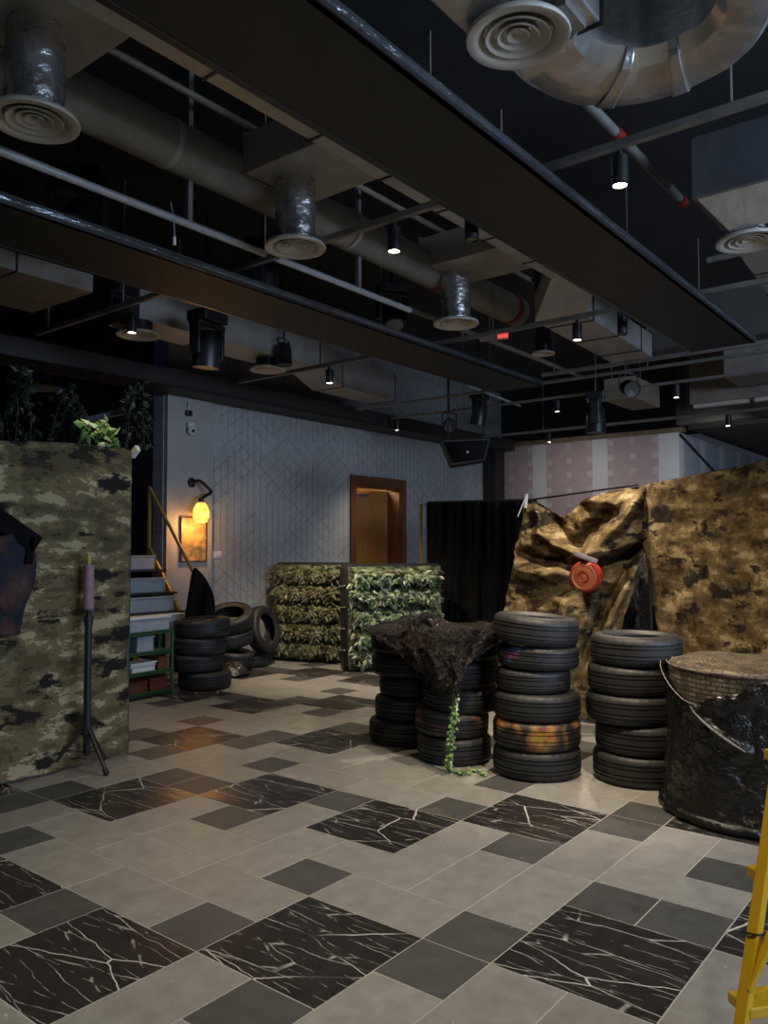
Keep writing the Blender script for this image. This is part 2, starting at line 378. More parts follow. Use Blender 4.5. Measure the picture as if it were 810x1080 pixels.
# doorway
d = thing('door_1', None, None, (DX0, YW, 0)); d['kind'] = 'structure'
f = MB()
for a, b in ((DX0-.13, DX0), (DX1, DX1+.13)): f.bb(a, b, YW-.035, YW+.0, 0, DZ+.13)
f.bb(DX0, DX1, YW-.035, YW, DZ, DZ+.13)
for a, b in ((DX0, DX0+.03), (DX1-.03, DX1)): f.bb(a, b, YW, YW+.3, 0, DZ)
f.bb(DX0+.03, DX1-.03, YW, YW+.3, DZ-.03, DZ)
f.build('door_frame', WOOD, d, smooth=False, bevel=.006)
X = Matrix.Translation((DX1-.04, YW+.24, 0)) @ Matrix.Rotation(R_(-16), 4, 'Z')
lf = MB(); lf.bb(-1.04, 0, 0, .045, .01, DZ-.05, X); dl = lf.build('door_leaf', DOORW, d, smooth=False, bevel=.004)
MB().bb(-.86, -.40, -.03, 0, DZ-.16, DZ-.11, X).build('door_closer', pm('aluminium', (.4, .4, .4), None, 4, .3, .8), dl, smooth=False)
h = MB(); h.tube([X @ Vector((-.95, 0, 1.05)), X @ Vector((-.95, -.06, 1.05)), X @ Vector((-.83, -.06, 1.05))], .011, 8); h.build('door_handle', GALV, dl)
struct('wall_passage', MB().bb(5.9, 9.2, YW+1.9, YW+2.0, 0, 3).bb(9.1, 9.2, YW+.2, YW+1.9, 0, 3).bb(5.9, 6.0, YW+.2, YW+1.9, 0, 3).bb(5.9, 9.2, YW+.2, YW+2, 3, 3.1), pm('passage_paint', (.32, .24, .15), None, 3, .7), smooth=False)

# ------------------------------------------------------------------ ceiling beams
ZB = 3.35
def beam(x0, x1, y0, y1, z1=.065, wrap=True):
    o = struct('beam', MB().bb(x0, x1, y0, y1, ZB, ZB+z1), BEAM, smooth=False, bevel=.004)
    e = MB()
    e.bb(x0, x1, y0-.004, y0+.03, ZB+.0, ZB+.018); e.bb(x0, x1, y1-.03, y1+.004, ZB-.004, ZB+.012)
    e.build('edge_trim', STEELBLK, o, smooth=False)
    if wrap:
        s = MB()
        def fn(u, v):
            x = x0+(x1-x0)*u; a = v*math.pi
            n1 = .016*fbm((x*2.2, v*2, y0))+.010*abs(fbm((x*7, v*3, y0)))
            return Vector((x, y0+.012-math.sin(a)*(.016+n1*.45)-.004, ZB+.010+v*.050+n1*.3))
        s.grid(fn, 260, 8); s.build('plastic_wrapping', PLWRAP, o)
    return o
beam(-3.2, 5.2, -.02, .56); beam(-3.2, 5.75, 2.40, 3.03); beam(-3.2, 11.1, 5.72, 6.18, .2, False)

# ------------------------------------------------------------------ ducts
dk = 'air duct'
def rectduct(name, label, pts, wd, ht, mat, seams=(), parent=None):
    t = thing(name, label, dk, pts[0])
    b = MB(); n = len(pts); vs = []
    for i, p in enumerate(pts):
        p = Vector(p); a = Vector(pts[max(i-1, 0)]); c = Vector(pts[min(i+1, n-1)])
        dd = (c-a); dd.z = 0; dd.normalize(); s = Vector((-dd.y, dd.x, 0))
        vs += [p+s*wd/2, p-s*wd/2, p-s*wd/2+Vector((0, 0, ht)), p+s*wd/2+Vector((0, 0, ht))]
    fs = [(0, 1, 2, 3), tuple(4*(n-1)+k for k in (3, 2, 1, 0))]
    for i in range(n-1):
        for k in range(4): fs.append((4*i+k, 4*i+(k+1) % 4, 4*i+4+(k+1) % 4, 4*i+4+k))
    b.add(vs, fs); b.build('duct_body', mat, t, smooth=False, bevel=.006)
    for f in (.25, .8):
        p = Vector(pts[0]).lerp(Vector(pts[1]), f); b = MB(); b.tube([(p.x, p.y, p.z+ht), (p.x, p.y, 4.6)], .007, 6); b.build('hanger_rod', STRUT, t)
    for (i, f) in seams:
        p = Vector(pts[i]).lerp(Vector(pts[i+1]), f); dd = (Vector(pts[i+1])-Vector(pts[i])).normalized()
        q = MB(); q.bar(p+Vector((0, 0, ht/2))-dd*.007, p+Vector((0, 0, ht/2))+dd*.007, wd+.016, ht+.016); q.build('flange', STEELBLK, t, smooth=False)
    return t
rectduct('rectangular_duct', 'long dusty rectangular duct along the left edge of the widest dark beam',
         [(-2.6, .95, 3.75), (3.55, .95, 3.75), (4.1, 1.38, 3.58), (6.05, 1.45, 3.56)], .46, .25, GALV, [(0, .4), (0, .52), (0, .62), (0, .72), (0, .82), (0, .92), (2, .12), (2, .45), (2, .8), (2, .99)])
rectduct('rectangular_duct', 'bluish rectangular duct with an angled bend above the grey wallpapered wall',
         [(1.75, 4.66, 3.6), (4.3, 4.75, 3.6), (5.1, 5.15, 3.56), (6.35, 5.2, 3.56)], .46, .36, GALV, [(0, .35), (0, .75), (0, .99), (2, .02), (2, .96)])
rectduct('rectangular_duct', 'short dusty brown duct end at the left edge of the photo above the camouflage screen',
         [(-2.2, 4.55, 3.62), (1.1, 4.62, 3.62)], .95, .36, DUSTY, [(0, .55), (0, .8)])
rectduct('rectangular_duct', 'grey boxed duct section at the far right above the lighting rails', [(8.3, 1.0, 3.62), (8.3, -2.6, 3.62)], .7, .5, DUSTY, [(0, .3), (0, .7)])
rectduct('rectangular_duct', 'small tan duct end hanging behind the round stage lamp over the right side', [(7.9, 2.35, 3.50), (8.9, 2.35, 3.50)], .42, .30, pm('tan_board', (.30, .25, .17), None, 4, .8), [])
rectduct('rectangular_duct', 'grey duct branch at the right edge behind the right hand air diffuser', [(3.1, -.62, 3.55), (4.9, -.55, 3.5)], .5, .3, GALV, [(0, .4), (0, .7)])
# round duct
t = thing('round_duct', 'long round insulated duct running between the two dark beams', dk, (-2, 2.2, 3.92))
MB().tube([(-2.6, 2.16, 3.98), (-.5, 2.18, 3.98), (1.5, 2.2, 3.98), (3.3, 2.23, 3.98), (4.9, 2.25, 3.98)], .15, 24, wob=.02).build('duct_body', DUSTY, t)
for x in (3.35, 4.72):
    MB().tube([(x-.03, 2.24, 3.98), (x+.03, 2.24, 3.98)], .156, 24).build('red_band', REDP, t)
for x in (-1, .4, 2.1):
    MB().tube([(x-.02, 2.19, 3.98), (x+.02, 2.19, 3.98)], .154, 24).build('strap', GALV, t)
# foil elbow
t = thing('elbow_duct', 'large silver foil elbow duct curving across the top right corner', dk, (.2, -.6, 3.5))
cx, cy = .52, -.69
def arc(r, a):
    k_ = min(1, max(0, (.52-r)/.28)); return (cx-.11*k_+r*math.cos(a), cy-.10*k_+r*math.sin(a))
e = MB(); na = 40; a0, a1 = R_(112), R_(-105); ri, ro, z0, z1 = .24, .52, 3.5, 3.95
vs = []; fs = []
prof = [(ri, z0+.05), (ri+.04, z0), (ri+.14, z0-.010), (ro-.05, z0), (ro, z0+.06), (ro, z1), (ri, z1)]
k = len(prof)
for i in range(na+1):
    a = a0+(a1-a0)*i/na
    for r, z in prof:
        rr = r+.008*fbm((a*3, z*6, r*5)); p = arc(rr, a); vs.append((p[0], p[1], z+.006*fbm((a*4, r*9, z))))
for i in range(na):
    for j in range(k): fs.append((i*k+j, i*k+(j+1) % k, (i+1)*k+(j+1) % k, (i+1)*k+j))
fs += [tuple(range(k)), tuple(na*k+j for j in range(k))[::-1]]
e.add(vs, fs); e.build('duct_body', FOIL, t)
for ac in (R_(38), R_(-2)):
    q = MB(); vs = []; fs = []
    pf_ = [(ri-.006, z0+.05), (ri+.036, z0-.008), (ri+.14, z0-.018), (ro-.05, z0-.008), (ro+.008, z0+.058), (ro+.008, z1)]
    for i in range(7):
        for r, z in pf_: p = arc(r, ac+R_(9)*(i/6-.5)); vs.append((p[0], p[1], z))
    for i in range(6):
        for j in range(5): fs.append((i*6+j, i*6+j+1, i*6+7+j, i*6+6+j))
    q.add(vs, fs); q.build('foil_tape', FOIL, t, solid=.004)
for a in (R_(70), R_(-30)):
    p = arc(.34, a); MB().tube([(p[0], p[1], z1), (p[0], p[1], 4.6)], .007, 6).build('hanger_rod', STRUT, t)
t = thing('plenum_box', 'silver plenum box carrying the largest air diffuser, joined to the foil elbow', dk, (0, -.4, 3.6))
MB().bb(-.42, .345, -.62, -.17, 3.53, 4.0).build('box', FOIL, t, smooth=False, bevel=.01)
MB().bb(.338, .348, -.632, -.158, 3.518, 4.01).build('flange', STEELBLK, t, smooth=False)
MB().bar((.12, -.56, 3.515), (.30, -.56, 3.515), .04, .03).build('bracket', STRUT, t, smooth=False)
t = thing('plenum_box', 'dark silver plenum box at the right edge holding an air diffuser', dk, (2.9, -.6, 3.6))
MB().bb(2.62, 3.3, -1.2, -.26, 3.72, 4.12).build('box', pm('blue_grey_steel', (.16, .17, .19), (.24, .25, .27), 4, .4, .6, bs=.1), t, smooth=False, bevel=.008)
fr = MB(); fr.lathe([(.44, 3.72), (.22, 3.52)], 4, Matrix.Translation((2.96, -.6, 0)) @ Matrix.Rotation(R_(45), 4, 'Z')); fr.build('tapered_throat', FOIL, t, smooth=False)
for lab, x, y0, y1 in (('plenum box above the middle foil necked diffuser, joined to the long rectangular duct', 1.2, 1.19, 2.06), ('plenum box above the farthest foil necked diffuser', 3.36, 1.19, 2.2),
                    ('plenum box above the diffuser in the top left corner', -.68, 1.19, 1.98)):
    t = thing('plenum_box', 'dusty metal '+lab, dk, (x, y0, 3.93), 'plenum boxes left of the wide beam')
    MB().bb(x-.3, x+.3, y0, y1, 3.93, 4.2).build('box', GALV, t, smooth=False, bevel=.008)
    MB().bb(x-.31, x+.31, y1-.02, y1+.01, 3.92, 4.21).build('flange', DUSTY, t, smooth=False)

# diffusers
def diffuser(label, x, y, z, necktop, r=.2, foil=True, group='round ceiling air diffusers'):
    t = thing('air_diffuser', label, 'air diffuser', (x, y, z), group, world=False)
    s = r/.2
    g = MB(); g.lathe([(.135, .035), (.15, .012), (.175, .0), (.2, .002), (.203, .012), (.195, .026), (.155, .04), (.135, .035)], 40, Matrix.Scale(s, 4)); g.build('outer_ring', CREAM, t)
    for a, b_, zz in ((.125, .085, .006), (.08, .048, .010), (.042, .001, .014)):
        c = MB(); c.lathe([(a, zz), (a+.004, zz+.006), (b_+.004, zz+.030), (b_, zz+.028), (a-.006, zz+.003), (a, zz)], 36, Matrix.Scale(s, 4)); c.build('cone_ring', CREAM, t)
    n = MB(); hgt = max(.06, necktop-z)
    if foil: n.tube([(0, 0, .03+(hgt-.03)*i/14) for i in range(15)], [.132*s*(1+.02*math.sin(i*2.2)) for i in range(15)], 28, wob=.05)
    else: n.tube([(0, 0, .03), (0, 0, hgt)], .132*s, 24)
    n.build('neck', FOILN if foil else STEELBLK, t)
    q = MB(); q.lathe([(.001, .05), (.131*s, .05)], 24); q.build('damper_plate', BLACK, t)
    return t
diffuser('round cream diffuser with a foil neck in the top left corner', -.70, 1.70, 3.47, 3.93)
diffuser('round cream diffuser on a foil neck, second from the left near the wide beam', 1.18, 1.86, 3.47, 3.93)
diffuser('round cream diffuser on a foil neck, farthest of the row left of the wide beam', 3.36, 2.02, 3.47, 3.93)
diffuser('largest round cream diffuser beside the silver elbow duct', .16, -.36, 3.47, 3.53)
diffuser('round cream diffuser at the right edge under the dark plenum box', 2.95, -.52, 3.47, 3.6)
diffuser('round cream diffuser below a dark lamp, left of the hanging moving head light', 1.82, 4.54, 3.47, 3.60, foil=False)
diffuser('round cream diffuser under the bluish bent duct', 3.6, 4.68, 3.47, 3.60, foil=False)
diffuser('dim round diffuser above the plants in the dark left opening', 2.59, 7.64, 3.47, 4.6, foil=False)
diffuser('tiny round diffuser on a thin drop rod near the red sign', 4.95, 1.98, 3.50, 4.6, .12, foil=False)

# ------------------------------------------------------------------ struts, pipes, rods
def strut(label, pts, w_=.041, h_=.041, rods=(), ztop=4.6, mat=None, name='strut_rail', cat='ceiling rail'):
    t = thing(name, label, cat, pts[0], 'ceiling strut rails' if name == 'strut_rail' else None)
    for a, b in zip(pts, pts[1:]): MB().bar(a, b, w_, h_).build('channel', mat or STRUT, t, smooth=False, bevel=.003)
    for p in rods: MB().tube([p, (p[0], p[1], ztop)], .006, 6).build('hanger_rod', STRUT, t)
    return t
strut('nearest steel strut rail crossing the ceiling from the silver elbow to the left', [(1.3, -2.2, 3.53), (1.3, 5.4, 3.53)], rods=[(1.3, -.85, 3.53), (1.3, .85, 3.53), (1.3, 2.28, 3.53), (1.3, 4.0, 3.53), (1.3, 5.2, 3.53)])
strut('second steel strut rail crossing the ceiling in front of the foil duct end', [(3.9, -2.2, 3.5), (3.9, 5.5, 3.5)], rods=[(3.9, -.6, 3.5), (3.9, .66, 3.5), (3.9, 2.3, 3.5), (3.9, 3.3, 3.5), (3.9, 5.3, 3.5)])
strut('third strut rail crossing behind the end of the widest dark beam', [(5.65, -2.5, 3.45), (5.65, 2.35, 3.45)], rods=[(5.65, -1, 3.45), (5.65, .6, 3.45), (5.65, 2.2, 3.45)])
strut('pale rail behind the end of the widest beam, first of two close together', [(6.1, -2.5, 3.46), (6.1, 5.5, 3.46)], .05, .03, rods=[(6.1, -.8, 3.46), (6.1, 1.3, 3.46), (6.1, 3.3, 3.46), (6.1, 5.2, 3.46)])
strut('pale rail with two spotlights, farther one of two close together', [(7.05, -2.5, 3.46), (7.05, 5.6, 3.46)], .05, .03, rods=[(7.05, -.8, 3.46), (7.05, 2.1, 3.46), (7.05, 4.3, 3.46)])
strut('farthest pale rail just above the pink plasterboard wall', [(9.7, -3, 3.46), (9.7, 5.6, 3.46)], .05, .04, rods=[(9.7, -1, 3.46), (9.7, 2, 3.46), (9.7, 4.4, 3.46)])
def pipe(name, label, pts, r, mat, hang=(), bands=()):
    t = thing(name, label, 'pipe', pts[0])
    MB().tube(pts, r, 14).build('pipe_run', mat, t)
    for p in hang:
        MB().bar(p, (p[0], p[1], 4.6), .035, .035).build('drop_strut', STRUT, t, smooth=False)
    for p, q in bands: MB().tube([p, q], r*1.25, 14).build('coupling', REDP, t)
    return t
pipe('conduit_pipe', 'pale grey pipe hung low along the round duct, lit blue by the side light', [(-1.6, 2.26, 3.56), (3.0, 2.26, 3.56)], .024, WPIPE, [(.62, 2.26, 3.56), (2.3, 2.26, 3.56)])
p = on(90, 38, 'z', 4.3); pipe('conduit_pipe', 'thin dull pipe high above the left diffuser, nearer the wide beam', [(-2.4, p.y, 4.3), (5.5, p.y, 4.3)], .022, DUSTY)
p = on(65, 83, 'z', 4.3); pipe('conduit_pipe', 'thin dull pipe high above the round duct', [(-2.4, p.y, 4.3), (5.5, p.y, 4.3)], .014, DUSTY)
p = on(635, 125, 'z', 4.15); q = on(755, 245, 'z', 4.15)
pipe('sprinkler_pipe', 'grey sprinkler pipe with a red coupling right of the wide beam', [(-1.2, p.y, 4.15), (3.6, p.y, 4.15)], .032, STRUT, (), [((2.3, p.y, 4.15), (2.4, p.y, 4.15)), ((3.55, p.y, 4.15), (3.65, p.y, 4.15))])
pipe('conduit_pipe', 'dull pipe crossing high above the second strut rail, nearer the wall', [(-2.4, 3.6, 4.25), (9.5, 3.6, 4.25)], .03, DUSTY)
pipe('conduit_pipe', 'thin steel pipe crossing under the black ceiling right of the wide beam', [(4.9, -3, 4.1), (4.9, .3, 4.1)], .03, STRUT)
pipe('conduit_pipe', 'pale bar laid across the pale rails near the end of the middle beam', [(5.9, 3.5, 3.52), (7.6, 3.7, 3.52)], .018, WPIPE)
q = on(180, 213, 'y', 2.26); q2 = on(184, 250, 'y', 2.26)
t = thing('loose_cable', 'thin loose cable dangling from the low grey pipe', 'cable', q)
MB().tube([q, q.lerp(q2, .5)+Vector((.01, 0, 0)), q2], .004, 6).build('wire', WPIPE, t); MB().tube([q2, q2-Vector((0, 0, .05))], .011, 8).build('plug', WHITEP, t)
t = thing('cable_tray', 'dusty cable tray running high between the pipes at top left', 'cable tray', (-2, 1.5, 4.2))
MB().bb(-2.4, 5.3, 1.42, 1.62, 4.34, 4.36).bb(-2.4, 5.3, 1.41, 1.425, 4.34, 4.40).bb(-2.4, 5.3, 1.615, 1.63, 4.34, 4.40).build('tray', DUSTY, t, smooth=False)
c = MB()
for i in range(4): c.tube([(-2.4+.9*k, 1.45+.04*i+.006*math.sin(k+i), 4.372) for k in range(9)], .011, 6)
c.build('cables', BLACK, t)
t = thing('linear_diffuser', 'pair of white slot air grilles above the bluish plasterboard wall', 'air grille', (8.6, .6, 3.4))
for y in (.15, .95): MB().bb(8.9, 9.0, y, y+.72, 3.44, 3.49).build('slot_grille', CREAM, t, smooth=False)
MB().bb(8.84, 9.06, .1, 1.7, 3.49, 4.6).build('slot_box', DUSTY, t, smooth=False)
# bulkhead panels at far right ceiling
struct('bulkhead', MB().bb(10.4, 10.6, -4, 2.4, 3.46, 4.6), pm('brown_bulkhead', (.09, .075, .055), (.06, .05, .04), 2, .8), smooth=False)
struct('bulkhead_panel', MB().bb(7.5, 8.0, -3.5, 1.8, 4.0, 4.6), pm('grey_bulkhead', (.10, .095, .085), None, 2, .8), smooth=False)

# ------------------------------------------------------------------ lamps
def downlight(label, x, y, ztop, tilt=0, on_=True, lit=None):
    t = thing('spotlight', label, 'spotlight', (x, y, ztop), 'black cylinder spotlights' if on_ else 'unlit spotlights', world=False)
    can = MB().tube([(0, 0, -.17), (0, 0, -.03)], .042, 20).build('can', STEELBLK, t)
    MB().tube([(0, 0, -.03), (0, 0, .0)], .014, 8).build('stem', STEELBLK, t)
    MB().lathe([(.043, -.172), (.036, -.18), (.034, -.165), (.04, -.165)], 20).build('rim', STEELBLK, can)
    MB().lathe([(.001, -.171), (.035, -.1715)], 20).build('lens', LED if on_ else DUSTY, can)
    return t
SPOTS = [('lit spotlight on the nearest strut rail, between the two foil necks', 1.33, 1.15, 3.51),
         ('lit spotlight on the nearest strut rail, below the silver elbow duct', 1.33, -.30, 3.51),
         ('lit spotlight on the second strut rail, beside the far end of the long rectangular duct', 3.93, 1.13, 3.48),
         ('lit spotlight under the bluish bent duct', 3.93, 4.05, 3.48),
         ('lit spotlight beside the left diffuser above the dark opening', 1.42, 4.05, 3.51),
         ('lit spotlight close to the top of the wallpapered wall', 7.05, 5.5, 3.45),
         ('lit spotlight on the pale rail right of the round stage lamp', 7.05, 1.30, 3.45),
         ('lit spotlight farthest right above the bluish plasterboard', 9.7, 1.42, 3.44),
         ('lit spotlight on the pale rail left of the hanging moving head', 7.05, 2.85, 3.45),
         ('lit spotlight low over the pink plasterboard wall', 9.7, 4.3, 3.44)]
for l, x, y, z in SPOTS: downlight(l, x, y, z)
downlight('unlit round spotlight under the left edge of the wide beam', 1.45, .66, 3.50, on_=False)
downlight('unlit spotlight on the blue side of the duct end', 4.0, .75, 3.48, on_=False)
downlight('unlit grey spotlight near the right edge diffuser', 3.9, -.75, 3.48, on_=False)

LENSG = pm('lens_grid', (.34, .33, .30), (.12, .12, .11), 60, .4)
def moving_head(label, x, y, z, rz=0, tilt=0, s=1.0):
    t = thing('moving_head_light', label, 'stage light', (x, y, z), 'moving head stage lights', world=False, rot=(0, 0, rz)); t.scale = (s, s, s)
    MB().bb(-.14, .14, -.10, .10, -.09, 0).build('base', STEELBLK, t, smooth=False, bevel=.015)
    MB().tube([(0, 0, 0), (0, 0, (4.6-z)/s)], .016, 8).build('hanging_pole', STEELBLK, t)
    y_ = MB()
    for sx in (-1, 1): y_.bb(sx*.14-.02, sx*.14+.02, -.05, .05, -.36, -.10)
    y_.bb(-.16, .16, -.06, .06, -.13, -.09); y_.build('yoke', STEELBLK, t, smooth=False, bevel=.012)
    Xh = Matrix.Translation((0, 0, -.30)) @ Matrix.Rotation(tilt, 4, 'X')
    hd = MB(); hd.lathe([(.001, .15), (.07, .145), (.095, .11), (.105, .0), (.11, -.10), (.108, -.15), (.09, -.152)], 24, Xh); ho = hd.build('head', STEELBLK, t)
    ln = MB(); ln.lathe([(.001, -.142), (.091, -.148)], 24, Xh); ln.build('lens', LENSG, ho)
    return t
def MH(px, py): q = on(px, py, 'y', 3.42); return q.x, q.y, q.z+.12
moving_head('black moving head with a round mesh lens below the top left diffuser', *MH(83, 196), R_(-45), R_(-50), 1.3)
moving_head('large black moving head hanging below the middle dark beam at left', 2.15, 3.95, 3.66, R_(10), R_(5), 1.15)
moving_head('black moving head with a bluish sheen just above the middle beam', *MH(278, 268), R_(30), 0, 1.2)
moving_head('black moving head tilted back, left of the farthest foil neck', *MH(413, 312), R_(-30), R_(-30), 1.1)
moving_head('black moving head hanging on the pale rail left of the tan duct end', 7.05, 2.32, 3.46, R_(20), 0, 1.15)
moving_head('black moving head on top of the hanging loudspeaker', 6.85, 3.92, 3.62, R_(10), R_(10), 1.0)
def par(label, x, y, z, rz, tilt):
    t = thing('par_can', label, 'stage light', (x, y, z), 'par can stage lamps', world=False, rot=(0, 0, rz))
    Xh = Matrix.Translation((0, 0, -.17)) @ Matrix.Rotation(tilt, 4, 'X')
    MB().lathe([(.001, .12), (.06, .11), (.085, .04), (.09, -.12), (.094, -.13), (.084, -.125)], 24, Xh).build('can', STEELBLK, t)
    MB().lathe([(.001, -.11), (.084, -.12)], 24, Xh).build('lens', pm('amber_grey_lens', (.07, .06, .05), None, 30, .3), [x for x in bpy.data.objects if x.parent == t][0])
    y_ = MB(); y_.tube([(-.10, 0, -.17), (-.105, 0, -.02), (0, 0, 0), (.105, 0, -.02), (.10, 0, -.17)], .009, 6); y_.build('bracket', STEELBLK, t)
    MB().tube([(0, 0, 0), (0, 0, 4.6-z)], .010, 8).build('hanging_rod', STEELBLK, t)
par('black stage lamp hanging over the round diffuser at left', 1.42, 4.22, 3.72, R_(10), 0)
par('black stage lamp just left of the diffuser under the bent duct', 3.55, 4.38, 3.78, R_(10), 0)
par('round black stage lamp on the pale rail right of the tan duct end', 6.1, 1.52, 3.44, R_(-48), R_(-70))
par('round brownish stage lamp left of the hanging loudspeaker', 7.05, 4.55, 3.44, R_(-48), R_(-70))
t = thing('red_sign', 'small dim red lit sign hanging on a rod behind the second strut rail', 'sign', (4.4, 1.9, 3.4))
p = on(520, 356, 'z', 3.47)
MB().bar((p.x-.03, p.y+.12, p.z), (p.x+.03, p.y-.14, p.z), .03, .06).build('sign_body', DUSTY, t, smooth=False)
MB().bar((p.x-.02, p.y-.06, p.z), (p.x+.03, p.y-.145, p.z), .036, .04).build('red_face', REDGLOW, t, smooth=False)
MB().tube([(p.x, p.y, p.z), (p.x, p.y, 4.6)], .005, 6).build('hanger_rod', STRUT, t)
# speaker
p = dep(491, 478, 9.1)
t = thing('loudspeaker', 'black wedge loudspeaker hanging from the ceiling in front of the wallpapered wall corner', 'loudspeaker', p)
dirr = Vector((RT.x, RT.y, 0)).normalized(); dirf = Vector((FW.x, FW.y, 0)).normalized()
Xs = Matrix((dirr, dirf, Vector((0, 0, 1)))).transposed().to_4x4(); Xs.translation = p
vs = [(-.17, -.16, -.16), (.20, -.16, -.10), (.20, .16, -.10), (-.17, .16, -.16), (-.28, -.18, .13), (.26, -.18, .15), (.26, .18, .15), (-.28, .18, .13)]
b = MB(); b.add(vs, [(0, 3, 2, 1), (4, 5, 6, 7), (0, 1, 5, 4), (1, 2, 6, 5), (2, 3, 7, 6), (3, 0, 4, 7)], Xs); cab = b.build('cabinet', BLACK, t, smooth=False, bevel=.01)
MB().add([(-.155, -.175, -.13), (.185, -.175, -.085), (.24, -.19, .125), (-.255, -.19, .105)], [(0, 1, 2, 3)], Xs).build('grille', pm('speaker_grille', (.006, .006, .006), (.01, .01, .01), 90, .8, spec=.1), t, solid=.006)
MB().ball(Xs @ Vector((-.0, -.192, -.01)), .014, 8).build('badge', WHITEP, cab)
for sx in (-.2, .2): MB().tube([Xs @ Vector((sx, 0, .12)), Xs @ Vector((sx, 0, 1.0))], .008, 6).build('hanging_cable', STEELBLK, t)

# ------------------------------------------------------------------ tyres
TW = .185; TR = .289
def tyre_proto(label):
    t = thing('tyre', label, 'tyre', (0, 0, 0), world=False)
    n = 120; h = TW/2
    pr = [(.262, .004), (.274, .010), (.283, .022)]
    gz = [.048, .072, .113, .137]
    for g in gz: pr += [(.2885, g-.006), (.2885, g-.0045), (.279, g-.003), (.279, g+.003), (.2885, g+.0045), (.2885, g+.006)]
    pr += [(.283, TW-.022), (.274, TW-.010), (.262, TW-.004)]
    def fn(r, z, j, i, a):
        if r > .27 and (z < .04 or z > TW-.04) and j % 4 == 0: r -= .005
        return r, z
    MB().lathe(pr, n, None, fn).build('tread', RUB, t)
    s = [(.262, .004), (.25, -.001), (.235, -.002), (.233, .001), (.215, .001), (.212, -.001), (.198, .004), (.186, .014), (.178, .018), (.176, .03), (.186, .036), (.21, .03), (.25, .04)]
    rib = lambda r, z, j, i, a: (r, z)
    MB().lathe(s, 72, None, rib).build('sidewall', RUB, t)
    MB().lathe([(r, TW-z) for r, z in s], 72, None, rib).build('sidewall', RUB, t)
    return t
PROTO = None
def tyre(label, group, loc, rad=TR, wid=TW, rot=(0, 0, 0), mat=None):
    global PROTO
    if PROTO is None: PROTO = t = tyre_proto(label)
    else: t = copy_tree(PROTO)
    t['label'] = label; t['group'] = group
    t.location = loc; t.rotation_euler = rot; t.scale = (rad/TR, rad/TR, wid/TW)
    for ch in [x for x in bpy.data.objects if x.parent == t]:
        ch.name = ch.data.name
        sl = ch.material_slots[0]; sl.link = 'OBJECT'
        sl.material = (mat or RUB) if ch.name.startswith('tread') else RUB
    return t
def stack(px, py, where, group, items, push=0):
    f = on(px, py, 'z', 0); dv = Vector((f.x-CAM.x, f.y-CAM.y, 0)).normalized(); sv = Vector((dv.y, -dv.x, 0))
    c = Vector((f.x, f.y, 0))+dv*(items[0][1]+push); z = 0
    for i, it in enumerate(items):
        lab, rad, wid, side, back, tilt, m = it
        # tilt rotates about the viewing axis; lift so the lower edge still rests
        lift = abs(math.sin(tilt))*rad*.5
        o = tyre(lab+' '+where, group, c+sv*side+dv*back+Vector((0, 0, z+lift)), rad, wid, (0, 0, random.uniform(0, 6)), m)
        if tilt:
            o.rotation_mode = 'QUATERNION'
            o.rotation_quaternion = Matrix.Rotation(tilt, 3, dv).to_quaternion() @ Matrix.Rotation(random.uniform(0, 6), 3, 'Z').to_quaternion()
        z += wid
    return c, z
A3 = stack(566.5, 827, 'in the stack below the red lamp', 'tyres stacked in front of the red drum lamp',
      [('bottom black tyre with pale pink scuffs', .289, .185, 0, 0, 0, RUB_PK), ('orange and yellow smeared tyre second from bottom', .289, .185, 0, 0, 0, RUB_OR),
       ('black tyre third from the bottom', .289, .175, .003, 0, 0, None), ('smaller black tyre fourth from the bottom', .245, .150, -.02, -.01, 0, None),
       ('dark tyre with faint red and blue paint', .268, .150, .012, .0, R_(2.0), RUB_MIX), ('topmost slightly tilted black tyre', .283, .182, -.006, 0, R_(4.5), None)])
A4 = stack(673, 834, 'of the stack left of the black wrapped drum', 'tyres stacked beside the black wrapped drum',
      [('bottom black tyre', .292, .190, .01, 0, 0, None), ('black tyre second from the bottom', .285, .185, .02, 0, 0, None), ('black tyre third from the bottom', .292, .185, -.03, 0, 0, None),
       ('black tyre second from the top', .285, .180, -.025, 0, 0, None), ('topmost black tyre', .289, .188, .0, 0, 0, None)])
A2 = stack(479, 810, 'of the stack behind the ivy strand', 'tyres in the stack behind the ivy strand',
      [('bottom black tyre', .262, .180, 0, 0, 0, None), ('tilted red stained tyre second from the bottom', .262, .165, -.02, .0, R_(3.5), RUB_RED), ('dark tyre third from the bottom', .268, .170, .05, .03, 0, None),
       ('black tyre second from the top', .27, .190, .05, .03, 0, None), ('topmost black tyre under the crumpled black sheet', .275, .190, .06, .03, 0, None)])
A1 = stack(428, 790, 'of the leftmost stack under the crumpled black sheet', 'tyres in the leftmost foreground stack',
      [('bottom black tyre', .285, .180, 0.0, 0, 0, None), ('black tyre second from the bottom', .27, .170, .03, .02, 0, None), ('black tyre in the middle', .255, .165, .05, .04, 0, None),
       ('orange stained tyre second from the top', .275, .170, .01, .0, 0, RUB_RED), ('topmost dark tyre', .27, .175, 0.0, .0, 0, None)])
B1 = stack(211, 730, 'of the stack beside the green rack', 'tyres stacked beside the green rack',
      [('bottom tyre, set a little to the right,', .28, .185, .05, 0, 0, None), ('pale rimmed tyre second from the bottom', .285, .185, -.04, 0.02, 0, None),
       ('shifted tyre third from the bottom', .28, .18, -.01, .0, 0, None), ('topmost tyre', .30, .185, .02, 0, R_(-2), None)])
f = on(240, 712, 'z', 0); dv = Vector((f.x-CAM.x, f.y-CAM.y, 0)).normalized(); sv = Vector((dv.y, -dv.x, 0))
g = 'loose tyres piled against the wall'
base = Vector((f.x, f.y, 0))+dv*.38+sv*.03
